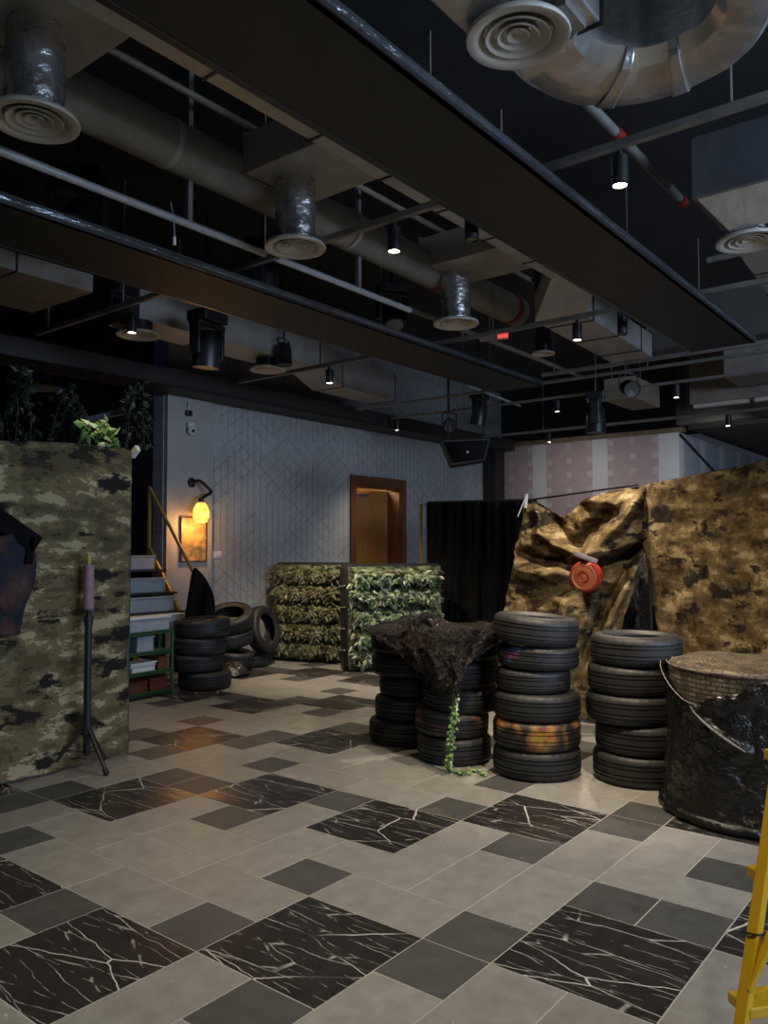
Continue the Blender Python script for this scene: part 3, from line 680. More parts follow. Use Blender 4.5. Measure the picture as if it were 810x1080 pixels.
def ltyre(label, loc, axis, rad=.29, wid=.18):
    o = tyre(label, g, loc, rad, wid); o.rotation_mode = 'QUATERNION'; o.rotation_quaternion = Vector((0, 0, 1)).rotation_difference(Vector(axis).normalized()); return o
up = Vector((0, 0, 1))
ltyre('lowest tilted tyre of the leaning pile behind the rack stack', base+up*.07, up*1-dv*.06+sv*.14, .28)
ltyre('middle tilted tyre of the leaning pile behind the rack stack', base+up*.30+sv*.015, up*1-dv*.10-sv*.16, .28)
ltyre('top tyre of the leaning pile, its open hole tilted to the camera', base+up*.54+sv*.0-dv*.0, up*1-dv*.42-sv*.14, .30, .19)
ltyre('tyre standing upright against the wall behind the leaning pile', Vector((f.x, f.y, 0))+dv*.70+sv*.36+up*.44, sv*.82-dv*.55+up*.22, .30, .18)
ltyre('tyre on the floor under the upright one by the wall', Vector((f.x, f.y, 0))+dv*.72+sv*.28+up*.0, up, .26, .16)
# bag
p = on(256, 713, 'z', 0)
mb = MB()
def bagfn(r, z, j, i, a):
    k = 1+.28*fbm((math.cos(a)*1.5, math.sin(a)*1.5, z*9)); return r*k, z*(1+.25*fbm((math.cos(a)*2, math.sin(a)*2, 3)))
mb.lathe([(.001, 0.), (.17, .002), (.20, .03), (.17, .09), (.10, .14), (.001, .16)], 40, Matrix.Translation((p.x-.05, p.y+.12, 0)), bagfn)
tag(mb.build('rubbish_bag', pm('black_bin_liner', (.01, .01, .01), (.016, .016, .016), 9, .35, bs=.8, bscale=16), loc=(p.x-.05, p.y+.12, 0)), 'crumpled black plastic bag on the floor at the foot of the leaning tyres', 'bag')

# ------------------------------------------------------------------ crumpled sheet over the left stacks, ivy
rows = [[(386, 661, 6.25), (418, 654, 6.2), (440, 650, 6.05), (458, 653, 5.95), (490, 658, 5.85), (515, 657, 5.8), (532, 656, 5.8)],
        [(389, 667, 5.86), (418, 664, 5.80), (438, 660, 5.66), (458, 663, 5.50), (480, 664, 5.38), (508, 664, 5.33), (530, 664, 5.42)],
        [(394, 671, 5.80), (420, 677, 5.70), (440, 684, 5.50), (460, 686, 5.32), (482, 683, 5.26), (507, 675, 5.28), (529, 671, 5.40)],
        [(404, 675, 5.76), (427, 692, 5.62), (445, 703, 5.42), (462, 710, 5.28), (482, 709, 5.22), (498, 690, 5.25), (526, 674, 5.38)],
        [(409, 678, 5.74), (434, 701, 5.58), (450, 722, 5.38), (468, 732, 5.26), (481, 737, 5.20), (491, 706, 5.23), (523, 677, 5.37)]]
fnS = sheet([[dep(*p) for p in r] for r in rows])
def crump(u, v):
    p = fnS(u, v); k = .10+.9*min(1, v*3)
    fold = .035*math.sin(u*34+6*v+2*fbm((u*3, v*3, 1)))*math.sin(min(1, u*6, (1-u)*6)*1.57)
    dd = (CAM-p).normalized()
    return p+dd*(.02+max(-.015, fold*k))+Vector((fbm((u*14, v*9, 2)), fbm((u*14, v*9, 5)), fbm((u*14, v*9, 8))))*.014+Vector((fbm((u*45, v*28, 2)), fbm((u*45, v*28, 5)), fbm((u*45, v*28, 8))))*.012*(.3+.7*min(1, v*3))+Vector((0, 0, max(0, .03*fbm((u*6, v*2, 4)))*(1-v)))
def crumpmat(name, spots):
    m, t, b = nt(name); v = coords(t)
    n = noise_(t, v, 28, 5, .7)
    L(t, ramp(t, n, [(.35, (.02, .018, .016)), (.55, (.06, .052, .045)), (.63, spots), (.70, (.03, .027, .024))]), b.inputs['Base Color'])
    b.inputs['Roughness'].default_value = .2; b.inputs['Specular IOR Level'].default_value = 1; b.inputs['Metallic'].default_value = .35
    bump(t, b, noise_(t, v, 48, 4, .7), 1, .12); return m
NET = crumpmat('crumpled_black_plastic', (.13, .075, .05))
mb = MB(); mb.grid(crump, 260, 130)
cs = mb.build('crumpled_sheet', NET, solid=.003, loc=tuple(dep(470, 690, 5.3)))
tag(cs, 'crumpled shiny black plastic sheet draped over the two left foreground tyre stacks', 'plastic sheet')
kn = MB(); c0 = dep(449, 656, 5.66)
kn.tube([dep(436, 664, 5.7), dep(440, 655, 5.66), dep(449, 652, 5.66), dep(458, 657, 5.6), dep(464, 668, 5.5)], [.03, .045, .05, .045, .03], 14, wob=.35)
kn.build('knotted_roll', NET, cs)
t = thing('ivy_strand', 'strand of green artificial ivy hanging down the tyres to the floor', 'artificial ivy', dep(475, 812, 5.3))
pts = [dep(480, 733, 5.2), dep(480, 748, 5.2), dep(477, 765, 5.19), dep(475, 782, 5.2), dep(474, 800, 5.21), on(474, 811, 'z', .012), on(486, 816, 'z', .012), on(500, 812, 'z', .012), on(512, 817, 'z', .012)]
def along(P, s): return spl(P, s)
MB().tube([along(pts, i/50) for i in range(51)], .003, 6).build('stem', pm('ivy_stem', (.10, .16, .04), None, 5, .6), t)
def leaf(mb, p, d, n, ln, wd, curl=.25):
    d = d.normalized(); s = d.cross(n)
    if s.length < 1e-4: s = d.orthogonal()
    s.normalize(); n = s.cross(d)
    V_ = [p, p+d*ln*.35+s*wd*.5-n*wd*curl, p+d*ln, p+d*ln*.35-s*wd*.5-n*wd*curl, p+d*ln*.45+n*wd*curl*.3]
    mb.add(V_, [(0, 1, 4), (1, 2, 4), (2, 3, 4), (3, 0, 4)])
def rv(): return Vector((random.uniform(-1, 1), random.uniform(-1, 1), random.uniform(-1, 1)))
lv = MB()
for i in range(170):
    s = random.random()**.9*.62; p = along(pts, s); leaf(lv, p+rv()*.016, rv()+Vector((0, 0, -.5)), (CAM-p).normalized()+rv()*.5, .03, .026)
for i in range(70):
    s = .62+random.random()*.38; p = along(pts, s); p.z = .01+random.random()*.015; d_ = rv(); d_.z *= .15; leaf(lv, p+Vector((random.uniform(-1, 1)*.03, random.uniform(-1, 1)*.03, 0)), d_, up, .028, .024)
lv.build('leaves', IVY, t, smooth=False)

# ------------------------------------------------------------------ black wrapped drum
f = on(806, 800, 'z', 0); hd_ = Vector((FW.x, FW.y, 0)).normalized()
cc = CAM+Vector((RT.x, RT.y, 0))*((793-405)/FPX*4.6)+hd_*4.6; cc.z = 0
RD = .47; HD = .825
t = thing('wrapped_drum', 'large round drum wrapped in shiny black plastic with brick patterned cover at right edge', 'drum', cc)
tocam = math.atan2(CAM.y-cc.y, CAM.x-cc.x)      # direction facing the camera
def pol(r, a, z): return Vector((cc.x+r*math.cos(a), cc.y+r*math.sin(a), z))
def brickmat():
    m, t_, b = nt('brick_patterned_cloth'); tc = t_.nodes.new('ShaderNodeTexCoord'); s = t_.nodes.new('ShaderNodeSeparateXYZ'); L(t_, tc.outputs['Object'], s.inputs[0])
    an = math_(t_, 'MULTIPLY', math_(t_, 'ARCTAN2', s.outputs[1], s.outputs[0]), RD)
    rad = math_(t_, 'POWER', math_(t_, 'ADD', math_(t_, 'POWER', s.outputs[0], 2.0), math_(t_, 'POWER', s.outputs[1], 2.0)), .5)
    zz = math_(t_, 'ADD', s.outputs[2], rad)
    cx_ = t_.nodes.new('ShaderNodeCombineXYZ'); L(t_, an, cx_.inputs[0]); L(t_, zz, cx_.inputs[1])
    br = t_.nodes.new('ShaderNodeTexBrick'); br.inputs['Scale'].default_value = 1; br.inputs['Brick Width'].default_value = .062; br.inputs['Row Height'].default_value = .026; br.inputs['Mortar Size'].default_value = .0035
    br.inputs['Color1'].default_value = (.20, .155, .09, 1); br.inputs['Color2'].default_value = (.12, .09, .055, 1); br.inputs['Mortar'].default_value = (.02, .016, .012, 1)
    L(t_, cx_.outputs[0], br.inputs['Vector'])
    n = noise_(t_, tc.outputs['Object'], 12, 5)
    L(t_, mix(t_, ramp(t_, n, [(.45, 0.0), (.6, .75)]), br.outputs['Color'], (.035, .028, .02)), b.inputs['Base Color'])
    b.inputs['Roughness'].default_value = .55; bump(t_, b, noise_(t_, tc.outputs['Object'], 14, 4), .5, .02); return m
c = MB(); pr = [(.001, HD+.005), (RD*.4, HD+.012), (RD*.75, HD+.015), (RD*.96, HD+.008), (RD, HD-.01), (RD, HD-.12), (RD-.004, HD-.32)]
def bf(r, z, j, i, a):
    return r*(1+.012*fbm((math.cos(a)*2, math.sin(a)*2, z*3))), z+(.02*fbm((r*math.cos(a)*4, r*math.sin(a)*4, 1)) if i < 4 else 0)
c.lathe(pr, 90, Matrix.Translation(cc), bf); c.build('brick_cover', brickmat(), t)
# angle on the drum for an image column
def ang(px):
    lat = (px-793)/FPX*4.33; return tocam + math.asin(max(-1, min(1, lat/RD)))
ctrl = [(697, .012), (706, .055), (716, .12), (727, .165), (738, .185), (750, .14), (765, .11), (780, .085), (795, .03), (802, .012)]
def topz(a):
    pts_ = [(ang(px), z) for px, z in ctrl]
    if a <= pts_[0][0]: return HD-.012
    if a >= pts_[-1][0]: return HD-.012
    for (a0_, z0_), (a1_, z1_) in zip(pts_, pts_[1:]):
        if a0_ <= a <= a1_: return HD-(z0_+(z1_-z0_)*(a-a0_)/(a1_-a0_))
def wrapf(u, v):
    a = tocam-math.pi+2*math.pi*u; zt = topz(a); z = zt*(1-v)+.03*v
    r = RD+.014+.016*fbm((math.cos(a)*3, math.sin(a)*3, z*4))+.007*fbm((math.cos(a)*9, math.sin(a)*9, z*13))
    r += .016*math.exp(-((v-.06)/.06)**2)+.03*v**6
    p1, p2 = ang(737), ang(790); q = (a-p1)/(p2-p1)      # hanging fold across the front
    if 0 <= q <= 1:
        zf = (HD-.19)-.21*q**.8; r += .022*math.exp(-((z-zf)/.02)**2) + (.018 if z > zf else 0)*(1-abs(2*q-1)**2)
    return pol(r, a, z)
mb = MB(); mb.grid(wrapf, 300, 70)
m, tt, b = nt('glossy_black_wrap'); v = coords(tt); b.inputs['Roughness'].default_value = .2; b.inputs['Specular IOR Level'].default_value = .6
L(tt, ramp(tt, noise_(tt, v, 3.5, 5), [(.4, (.004, .004, .004)), (.75, (.014, .011, .008))]), b.inputs['Base Color'])
bump(tt, b, noise_(tt, v, 9, 5, .6), .9, .045); WRAP = m
mb.build('plastic_wrap', WRAP, t)
roll_ = MB(); roll_.tube([pol(RD+.035, tocam-math.pi+2*math.pi*i/120, .03) for i in range(121)], [.03*(1+.35*fbm((i*.4, 2, 1))) for i in range(121)], 10, False); roll_.build('rolled_hem', WRAP, t)
PALE = pm('pale_torn_edge', (.34, .31, .26), (.04, .035, .03), 60, .5)
hm = MB(); hm.tube([pol(RD+.042, a, topz(a)+.002) for a in [ang(698)+(ang(739)-ang(698))*i/24 for i in range(25)]], .0032, 6); hm.build('torn_edge', PALE, t)
hm = MB(); hm.tube([pol(RD+.058, ang(737)+(ang(790)-ang(737))*q, HD-.19-.21*q**.8) for q in [i/20 for i in range(19)]], [.003+.0045*math.sin(i/18*3.1) for i in range(19)], 6); hm.build('torn_edge', PALE, t)
hm = MB(); hm.tube([pol(RD+.006, ang(697)+(ang(802)-ang(697))*i/30, HD-.002) for i in range(31)], .0035, 6); hm.build('rim_cord', PALE, t)

# ------------------------------------------------------------------ right camouflage curtains
p0 = dep(680, 512, 6.9); p1 = dep(812, 486, 5.75); ext = p1+(p1-p0)*.8
t = thing('camouflage_curtain', 'flat tan camouflage curtain hanging at the right edge behind the black wrapped drum', 'curtain', (p0.x, p0.y, 0))
nrm = Vector((p1.y-p0.y, -(p1.x-p0.x), 0)).normalized()
if nrm.dot(CAM-p0) < 0: nrm = -nrm
def fr_(u, v):
    a = p0.lerp(ext, u); top = p0.z+(ext.z-p0.z)*u
    x = u*4
    d_ = .05*fbm((x*1.1, v*2.2, 3))+.022*math.sin(x*9+v*1.3+2*fbm((x, v*2, 8)))*(.3+.7*v)+.018*fbm((x*4, v*7, 2))
    z = top*(1-v)+.02*v
    a = a+(p1-p0).normalized()*(.26*min(1, max(0, v-.18)*1.4)*max(0, 1-u*4))
    return Vector((a.x, a.y, z))+nrm*(d_+.02)
mb = MB(); mb.grid(fr_, 160, 110); mb.build('cloth', CAMO_R, t, solid=.004)
pole = MB(); pole.tube([p0-nrm*.03, ext-nrm*.03], .014, 8); pole.build('top_rail', STEELBLK, t)
MB().tube([(p0-nrm*.045), Vector((p0.x, p0.y, 0))-nrm*.045], .016, 8).build('support_post', STEELBLK, t)
e_ = ext-nrm*.045; MB().tube([e_, Vector((e_.x, e_.y, 0))], .016, 8).build('support_post', STEELBLK, t)
rows = [[(557, 527, 7.95), (570, 531, 7.85), (585, 541, 7.70), (598, 544, 7.55), (613, 529, 7.40), (645, 518, 7.1), (682, 512, 6.93)],
        [(551, 548, 7.9), (566, 553, 7.78), (585, 557, 7.62), (603, 561, 7.42), (622, 553, 7.25), (652, 546, 7.05), (683, 536, 6.9)],
        [(545, 572, 7.85), (560, 577, 7.68), (583, 583, 7.5), (605, 587, 7.3), (630, 579, 7.15), (658, 571, 7.0), (685, 564, 6.88)],
        [(541, 598, 7.75), (558, 602, 7.58), (580, 606, 7.4), (603, 607, 7.22), (628, 604, 7.08), (652, 602, 6.95), (673, 600, 6.85)],
        [(535, 625, 7.65), (553, 630, 7.48), (576, 632, 7.32), (600, 634, 7.15), (624, 634, 7.02), (645, 634, 6.9), (664, 634, 6.8)],
        [(528, 662, 7.5), (548, 665, 7.36), (572, 668, 7.22), (596, 670, 7.08), (618, 671, 6.95), (637, 672, 6.84), (653, 672, 6.75)],
        [(516, 748, 7.28), (540, 752, 7.16), (564, 755, 7.04), (588, 757, 6.93), (608, 758, 6.84), (622, 760, 6.77), (634, 761, 6.7)]]
fd = sheet([[Vector(p) for p in r] for r in rows])
FOLDS = [([(681, 516), (660, 545), (622, 583)], .16, 7), ([(684, 566), (655, 578), (630, 585), (604, 589)], .15, 6), ([(566, 533), (568, 562), (583, 574), (607, 583)], .12, 5),
         ([(545, 583), (575, 592), (604, 588)], -.12, 6), ([(600, 598), (640, 592), (672, 578)], -.16, 7), ([(684, 567), (668, 605), (642, 655), (628, 690)], .10, 6),
         ([(676, 575), (648, 625), (620, 690)], -.10, 7), ([(541, 600), (575, 606), (600, 602)], .10, 7), ([(538, 612), (570, 622), (600, 620)], -.05, 6),
         ([(640, 540), (625, 556), (612, 575)], -.10, 7), ([(585, 545), (595, 560), (608, 580)], -.07, 6), ([(620, 526), (648, 533), (665, 522)], .05, 6),
         ([(600, 640), (585, 700), (575, 745)], .08, 9), ([(560, 640), (550, 700), (545, 745)], -.06, 9), ([(640, 600), (615, 650), (600, 700)], .07, 8)]
def segd(p, a, b):
    ax, ay = a; bx, by = b; dx, dy = bx-ax, by-ay; q = max(0, min(1, ((p[0]-ax)*dx+(p[1]-ay)*dy)/(dx*dx+dy*dy)))
    return math.hypot(p[0]-ax-dx*q, p[1]-ay-dy*q)
def drape(u, v):
    q = fd(u, v); D = q.z
    for P_, am, wd in FOLDS:
        ds = min(segd(q, a, b) for a, b in zip(P_, P_[1:])); D -= 1.35*am*math.exp(-(ds/wd)**2)*(.25+.75*min(1, u*9, (1-u)*9, v*12))
    p = dep(q.x, q.y, D)
    return p+Vector((fbm((u*9, v*9, 1)), fbm((u*9, v*9, 4)), 0))*.02
mb = MB(); mb.grid(drape, 140, 150)
tl = dep(557, 527, 7.95)
t = thing('camouflage_curtain', 'gathered tan camouflage curtain with deep folds tied up behind the red drum lamp', 'curtain', (tl.x, tl.y, 0))
mb.build('cloth', CAMO_R, t, solid=.004)
MB().tube([tl+Vector((.02, .05, .03)), Vector((tl.x+.02, tl.y+.05, 0))], .02, 8).build('support_post', OLDYEL, t)
a = dep(554, 536, 7.9); MB().tube([a, a+Vector((.03, .0, .14))], .018, 8).build('white_tie', WHITEP, t)
MB().tube([a+Vector((0, 0, .1)), dep(548, 540, 7.85), dep(546, 545, 7.85)], .005, 6).build('tie_tail', WHITEP, t)
MB().tube([tl+Vector((0, .06, -.01)), p0+Vector((0, .06, .01))], .01, 8).build('top_rope', STEELBLK, t)
# black sheet in the gap
g0 = dep(632, 560, 7.35); g1 = dep(706, 560, 6.95)
mb = MB()
def gp(u, v):
    p = g0.lerp(g1, u); z = (1.86)*(1-v)+.01*v; return Vector((p.x, p.y, z))+nrm*(.025*math.sin(u*19)+.02*fbm((u*6, v*8, 2)))-nrm*.12
mb.grid(gp, 60, 60); tag(mb.build('plastic_sheet', NET, solid=.003, loc=(g0.x, g0.y, 0)), 'black glittery plastic sheet showing in the gap between the two camouflage curtains', 'plastic sheet')

# red drum lamp
ct = dep(618, 608, 6.70)
t = thing('drum_lamp', 'round red and orange drum shaped lamp hanging on the gathered camouflage curtain', 'lamp', ct)
vd = (CAM-ct).normalized(); axd = (vd*1+Vector((-RT.x, -RT.y, 0))*.42+Vector((0, 0, -.12))).normalized()
Xl = axd.to_track_quat('Z', 'Y').to_matrix().to_4x4(); Xl.translation = ct
MB().lathe([(.001, -.09), (.10, -.09), (.122, -.075), (.132, -.04), (.134, .0), (.128, .04), (.115, .058), (.112, .05)], 40, Xl).build('red_shell', pm('red_plastic', (.42, .035, .018), (.30, .03, .018), 9, .35), t)
ORG = pm('orange_plastic', (.42, .13, .045), (.32, .08, .03), 12, .5)
MB().lathe([(.113, .052), (.10, .062), (.09, .055), (.075, .058), (.055, .062), (.05, .05), (.03, .05), (.001, .06)], 40, Xl).build('orange_face', ORG, t)
of_ = [x for x in bpy.data.objects if x.parent == t and x.name == 'orange_face'][0]
MB().lathe([(.052, .060), (.045, .066), (.036, .060), (.036, .05)], 30, Xl).build('centre_ring', REDP, of_)
br = MB(); br.bar(dep(605, 583, 6.62), dep(630, 593, 6.60), .045, .045); br.build('metal_bar', pm('pinkish_metal', (.45, .36, .34), (.55, .45, .42), 8, .3, .7), t, smooth=False, bevel=.012)
MB().bar(dep(616, 587, 6.66), dep(618, 600, 6.72), .07, .02).build('hanging_strap', STEELBLK, t, smooth=False)
MB().tube([dep(600, 590, 6.70), dep(606, 583, 6.64)], .008, 6).build('hook', STEELBLK, t)

# ------------------------------------------------------------------ black drape at the back and its yellow frame
t = thing('black_drape', 'tall black cloth drape hanging between the doorway and the gathered curtain', 'curtain', dep(500, 690, 9.9))
a = dep(451, 531, 11.0); b_ = dep(566, 528, 10.1)
def bd(u, v):
    p = a.lerp(b_, u); nn = Vector((FW.x, FW.y, 0)).normalized()
    w_ = .05*math.sin(u*34+1.5*fbm((u*2, v, 3)))+.03*math.sin(u*71)
    return Vector((p.x, p.y, p.z*(1-v)+.01*v))-nn*(w_*(.5+.5*v))
mb = MB(); mb.grid(bd, 160, 30); mb.build('cloth', BCLOTH, t, solid=.004)
MB().tube([a+Vector((0, 0, .012)), b_+Vector((0, 0, .012))], .016, 8).build('top_rail', STEELBLK, t)
for q in (a, b_): MB().tube([q+hd_*.03, Vector((q.x, q.y, 0))+hd_*.03], .016, 8).build('support_post', STEELBLK, t)
t = thing('metal_stand', 'thin yellow metal stand standing left of the black drape beside the doorway', 'metal frame', dep(446, 690, 10.4))
a = dep(444, 532, 11.2); b_ = dep(456, 532, 11.1)
fr = MB(); fr.tube([Vector((a.x, a.y, 0)), a, b_], .022, 8); fr.build('upright', OLDYEL, t)
q = b_+Vector((RT.x, RT.y, 0))*.06; MB().tube([b_, Vector((b_.x, b_.y, 0))], .016, 8).build('upright', OLDYEL, t)

# ------------------------------------------------------------------ inflatable camouflage blocks
def bunker(label, bl, br_, h, th, lean, leafm, nl, seed):
    random.seed(seed)
    bl = Vector((bl.x, bl.y, 0)); br_ = Vector((br_.x, br_.y, 0)); ex = (br_-bl).normalized(); wdt = (br_-bl).length
    ny = Vector((ex.y, -ex.x, 0))
    if ny.dot(CAM-bl) < 0: ny = -ny
    upv = (Vector((0, 0, 1))-ny*lean).normalized()
    t = thing('camouflage_block', label, 'obstacle block', bl)
    P_ = lambda x, y, z: bl+ex*x-ny*y+upv*z
    # padded black case with rounded outline
    fm = MB(); rc = .07; outline = []
    for cx_, cz_, a0_ in ((wdt-rc, h-rc, 0), (rc, h-rc, 90), (rc, rc, 180), (wdt-rc, rc, 270)):
        for k in range(7): an = R_(a0_+15*k); outline.append((cx_+rc*math.cos(an), cz_+rc*math.sin(an)))
    no = len(outline); lay = [(.02, .03), (0, .0), (0, .0), (.02, .03)]; ys = [0, .05, th-.05, th]; vs = []; fs = []
    for (ins, _), y in zip(lay, ys):
        for x, z in outline: vs.append(P_(wdt/2+(x-wdt/2)*(1-ins*2/wdt), y, h/2+(z-h/2)*(1-ins*2/h)))
    for i in range(3):
        for j in range(no): fs.append((i*no+j, i*no+(j+1) % no, (i+1)*no+(j+1) % no, (i+1)*no+j))
    fs += [tuple(range(no)), tuple(3*no+j for j in range(no))[::-1]]
    fm.add(vs, fs); fm.build('padded_case', pm('black_vinyl', (.012, .012, .012), (.018, .018, .018), 8, .45, bs=.3), t)
    nr, nc = 5, 4
    def pf(u, v):
        a_ = abs(math.sin(math.pi*v*nr))**.55; b2 = .75+.25*abs(math.sin(math.pi*u*nc))**.5
        edge = min(1, 12*u, 12*(1-u), 12*v, 12*(1-v))
        return .008+.13*a_*b2*edge
    def ps(u, v): return P_(.03+(wdt-.06)*u, -pf(u, v), .03+(h-.06)*v)
    mb = MB(); mb.grid(ps, 48, 60); mb.build('quilted_panel', camo('leaf_print_'+str(seed), [(.03, .04, .02), (.08, .10, .045), (.14, .16, .08), (.22, .24, .13), (.02, .018, .012)], 9, .008), t)
    lm = MB()
    for i in range(nl):
        u = random.uniform(.03, .95); v = random.uniform(.06, .97)
        if abs(math.sin(math.pi*v*nr)) < .45 and random.random() < .95: continue
        if abs(math.sin(math.pi*u*nc)) < .2 and random.random() < .5: continue
        p = ps(u, v)+ny*.008
        dd = ex*random.uniform(-.8, 1)-upv*random.uniform(-.1, .9)+ny*random.uniform(0, .22)
        leaf(lm, p, dd, ny+rv()*.5, random.uniform(.07, .12), random.uniform(.04, .07), .30)
    lm.build('leaf_netting', leafm, t, smooth=False)
    ti = MB()
    for k in range(4): ti.bar(P_(-.004, .02, h*(.2+.2*k)), P_(-.004, th-.02, h*(.2+.2*k)-.02), .012, .006)
    ti.build('lacing', WHITEP, t, smooth=False)
    for k in range(6): pass
bunker('front camouflage leaf block standing in front of the doorway, with a black side', on(365, 709, 'z', 0), dep(468, 700, 10.05), 1.29, .26, 0.02, LEAF_G, 1500, 3)
bunker('dim camouflage leaf block leaning on the wall behind the brighter one', on(283, 695, 'z', 0), dep(364, 700, 10.25), 1.30, .22, .10, LEAF_D, 1300, 5)
random.seed(11)

# ------------------------------------------------------------------ left camouflage screen
t = thing('camouflage_screen', 'dark olive camouflage cloth screen standing at the left edge', 'screen', (.9, 3.3, 0))
xl, xr, ys_, hs = -1.6, .90, 3.30, 2.2
def sc_(u, v):
    x = xl+(xr-xl)*u; sag = .02*math.sin(u*9)*(1-v)
    d_ = .03*fbm((u*3.2, v*3, 6))+.028*math.sin(v*17+2.5*fbm((u*2, v*2, 5)))*(.4+.6*fbm((u*3, v*2, 1))**2)+.016*abs(fbm((u*5, v*14, 3)))+.02*fbm((u*11, v*11, 2))
    hem = .10*max(0, v-.86)/.14
    z = (hs+sag-.06*(1-u)*0)*(1-v)+.015*v
    return Vector((x, ys_-.03-d_-hem*(1-.85*u)*1.2, z))
mb = MB(); mb.grid(sc_, 150, 130); mb.build('cloth', CAMO_L, t, solid=.004)
PST = pm('blue_green_steel', (.035, .05, .055), (.05, .065, .07), 10, .45)
for x in (xr+.025, -.4, -1.55): MB().tube([(x, ys_+.03, 0), (x, ys_+.03, hs)], .02, 10).build('post', PST, t)
MB().tube([(xl, ys_+.03, hs-.03), (xr+.03, ys_+.03, hs-.03)], .018, 10).build('top_rail', PST, t)
MB().tube([(xr+.06, ys_+.45, 0), (xr+.03, ys_+.05, 1.5)], .013, 8).build('back_brace', GREEN, t)
MB().bar((xr+.03, ys_+.0, hs-.02), (xr+.03, ys_-.07, hs+.03), .03, .05).build('clip', WHITEP, t)
# red and navy jacket hanging at left
p = dep(16, 620, 4.72)
mb = MB(); c0 = on(18, 615, 'y', 3.17)
def jk(u, v):
    a_ = (u-.5)*math.pi; w_ = .17+.05*math.sin(v*5)
    return Vector((c0.x-.08+(u-.5)*2*w_, c0.y+.02-.09*math.cos(a_)-.03*fbm((u*4, v*5, 2)), c0.z+.30-.62*v+.03*fbm((u*5, v*3, 7))))
mb.grid(jk, 40, 40)
jm, tt, b = nt('red_navy_cloth'); b.inputs['Roughness'].default_value = .9
L(tt, ramp(tt, noise_(tt, coords(tt), 5, 4), [(.38, (.008, .011, .025)), (.47, (.02, .018, .024)), (.52, (.045, .014, .014)), (.66, (.075, .042, .038))]), b.inputs['Base Color'])
j = mb.build('hanging_jacket', jm, solid=.006, loc=tuple(c0)); tag(j, 'dim red and navy jacket hanging on the camouflage screen at the left edge', 'jacket')
st = MB(); st.bar(c0+Vector((-.30, -.06, .50)), c0+Vector((.10, -.06, .24)), .12, .03, up=(0, 1, 0)); st.bar(c0+Vector((.06, -.06, .30)), c0+Vector((.04, -.06, .12)), .05, .03, up=(0, 1, 0))
st.build('black_collar', BCLOTH, j, smooth=False, bevel=.01)
# tripod stand with pink tube
s0 = on(91, 812, 'z', 0)
tz = on(88, 643, 'x', s0.x); ht = dep(88, 643, (Vector((s0.x, s0.y, 0))-CAM).dot(FW)).z
t = thing('tripod_stand', 'black tripod pole stand in front of the camouflage screen', 'stand', (s0.x, s0.y, 0))
MB().tube([(s0.x, s0.y, .10), (s0.x, s0.y, 1.0)], .024, 14).build('lower_tube', STEELBLK, t)
MB().tube([(s0.x, s0.y, .95), (s0.x, s0.y, ht-.012)], .018, 14).build('upper_tube', STEELBLK, t)
MB().tube([(s0.x, s0.y, .97), (s0.x, s0.y, 1.03)], .030, 14).build('collar', STEELBLK, t)
MB().tube([(s0.x, s0.y, .24), (s0.x, s0.y, .30)], .034, 14).build('collar', STEELBLK, t)
MB().tube([(s0.x, s0.y, ht-.014), (s0.x, s0.y, ht)], .075, 20).build('top_plate', STEELBLK, t)
fe = on(107, 815, 'z', .012); l0 = Vector((fe.x-s0.x, fe.y-s0.y, 0)); ln = max(.25, l0.length)
a0_ = math.atan2(l0.y, l0.x)
for k in range(3):
    a_ = a0_+k*2*math.pi/3; ee = Vector((s0.x+ln*math.cos(a_)*.98, s0.y+ln*math.sin(a_)*.98, .014))
    lg = MB(); lg.tube([(s0.x+.03*math.cos(a_), s0.y+.03*math.sin(a_), .27), ee], .014, 10); lo = lg.build('leg', STEELBLK, t)
    MB().tube([ee+(Vector((s0.x, s0.y, .27))-ee)*.12, ee], .018, 10).build('rubber_foot', BLACK, lo)
    MB().bar((s0.x, s0.y, .12), ee.lerp(Vector((s0.x, s0.y, .27)), .5), .012, .006).build('brace', STEELBLK, t, smooth=False)
t = thing('pink_tube', 'upright dull pink tube with a yellow tip on the tripod stand', 'tube', (s0.x, s0.y, ht))
MB().tube([(s0.x, s0.y, ht+.30*i/8) for i in range(9)], [.034+.003*math.sin(i*1.7) for i in range(9)], 18, wob=.06).build('tube_body', pm('pink_foam', (.30, .15, .18), (.36, .20, .23), 20, .8, bs=.3), t)
MB().tube([(s0.x-.004, s0.y, ht+.30), (s0.x-.004, s0.y, ht+.345), (s0.x-.004, s0.y, ht+.375)], [.014, .02, .012], 10).build('yellow_tip', pm('yellow_tape', (.40, .32, .05), None, 9, .5), t)

# ------------------------------------------------------------------ plants over the screen
def plant(label, px, py, D, w_, h_, n, mat, hang=True, sz=.07):
    c0 = dep(px, py, D); t = thing('hanging_plant', label, 'plant', c0, 'plants above the camouflage screen')
    st = MB(); lf_ = MB()
    for k in range(5):
        x = Vector((RT.x, RT.y, 0))*random.uniform(-w_, w_)*.7+hd_*random.uniform(-w_, w_)*.5
        P_ = [c0+x*.2+up*h_*(.5 if hang else -.5), c0+x*.7+up*h_*.2+rv()*.04, c0+x+rv()*.05-up*h_*.1, c0+x*1.2+up*h_*(-.5 if hang else .5)]
        st.tube([along(P_, i/12) for i in range(13)], .004, 5)
        for i in range(n//5):
            p = along(P_, random.random()); leaf(lf_, p+rv()*.05, rv()+up*-.3, (CAM-p).normalized()+rv()*.8+up*.5, sz*random.uniform(.7, 1.2), sz*random.uniform(.6, .9))
    st.build('stems', pm('brown_stem', (.05, .04, .02), None, 5, .8), t); lf_.build('leaves', mat, t, smooth=False)
plant('bright yellow green leaves lit above the right end of the camouflage screen', 110, 462, 5.75, .13, .2, 60, IVY, False, .085)
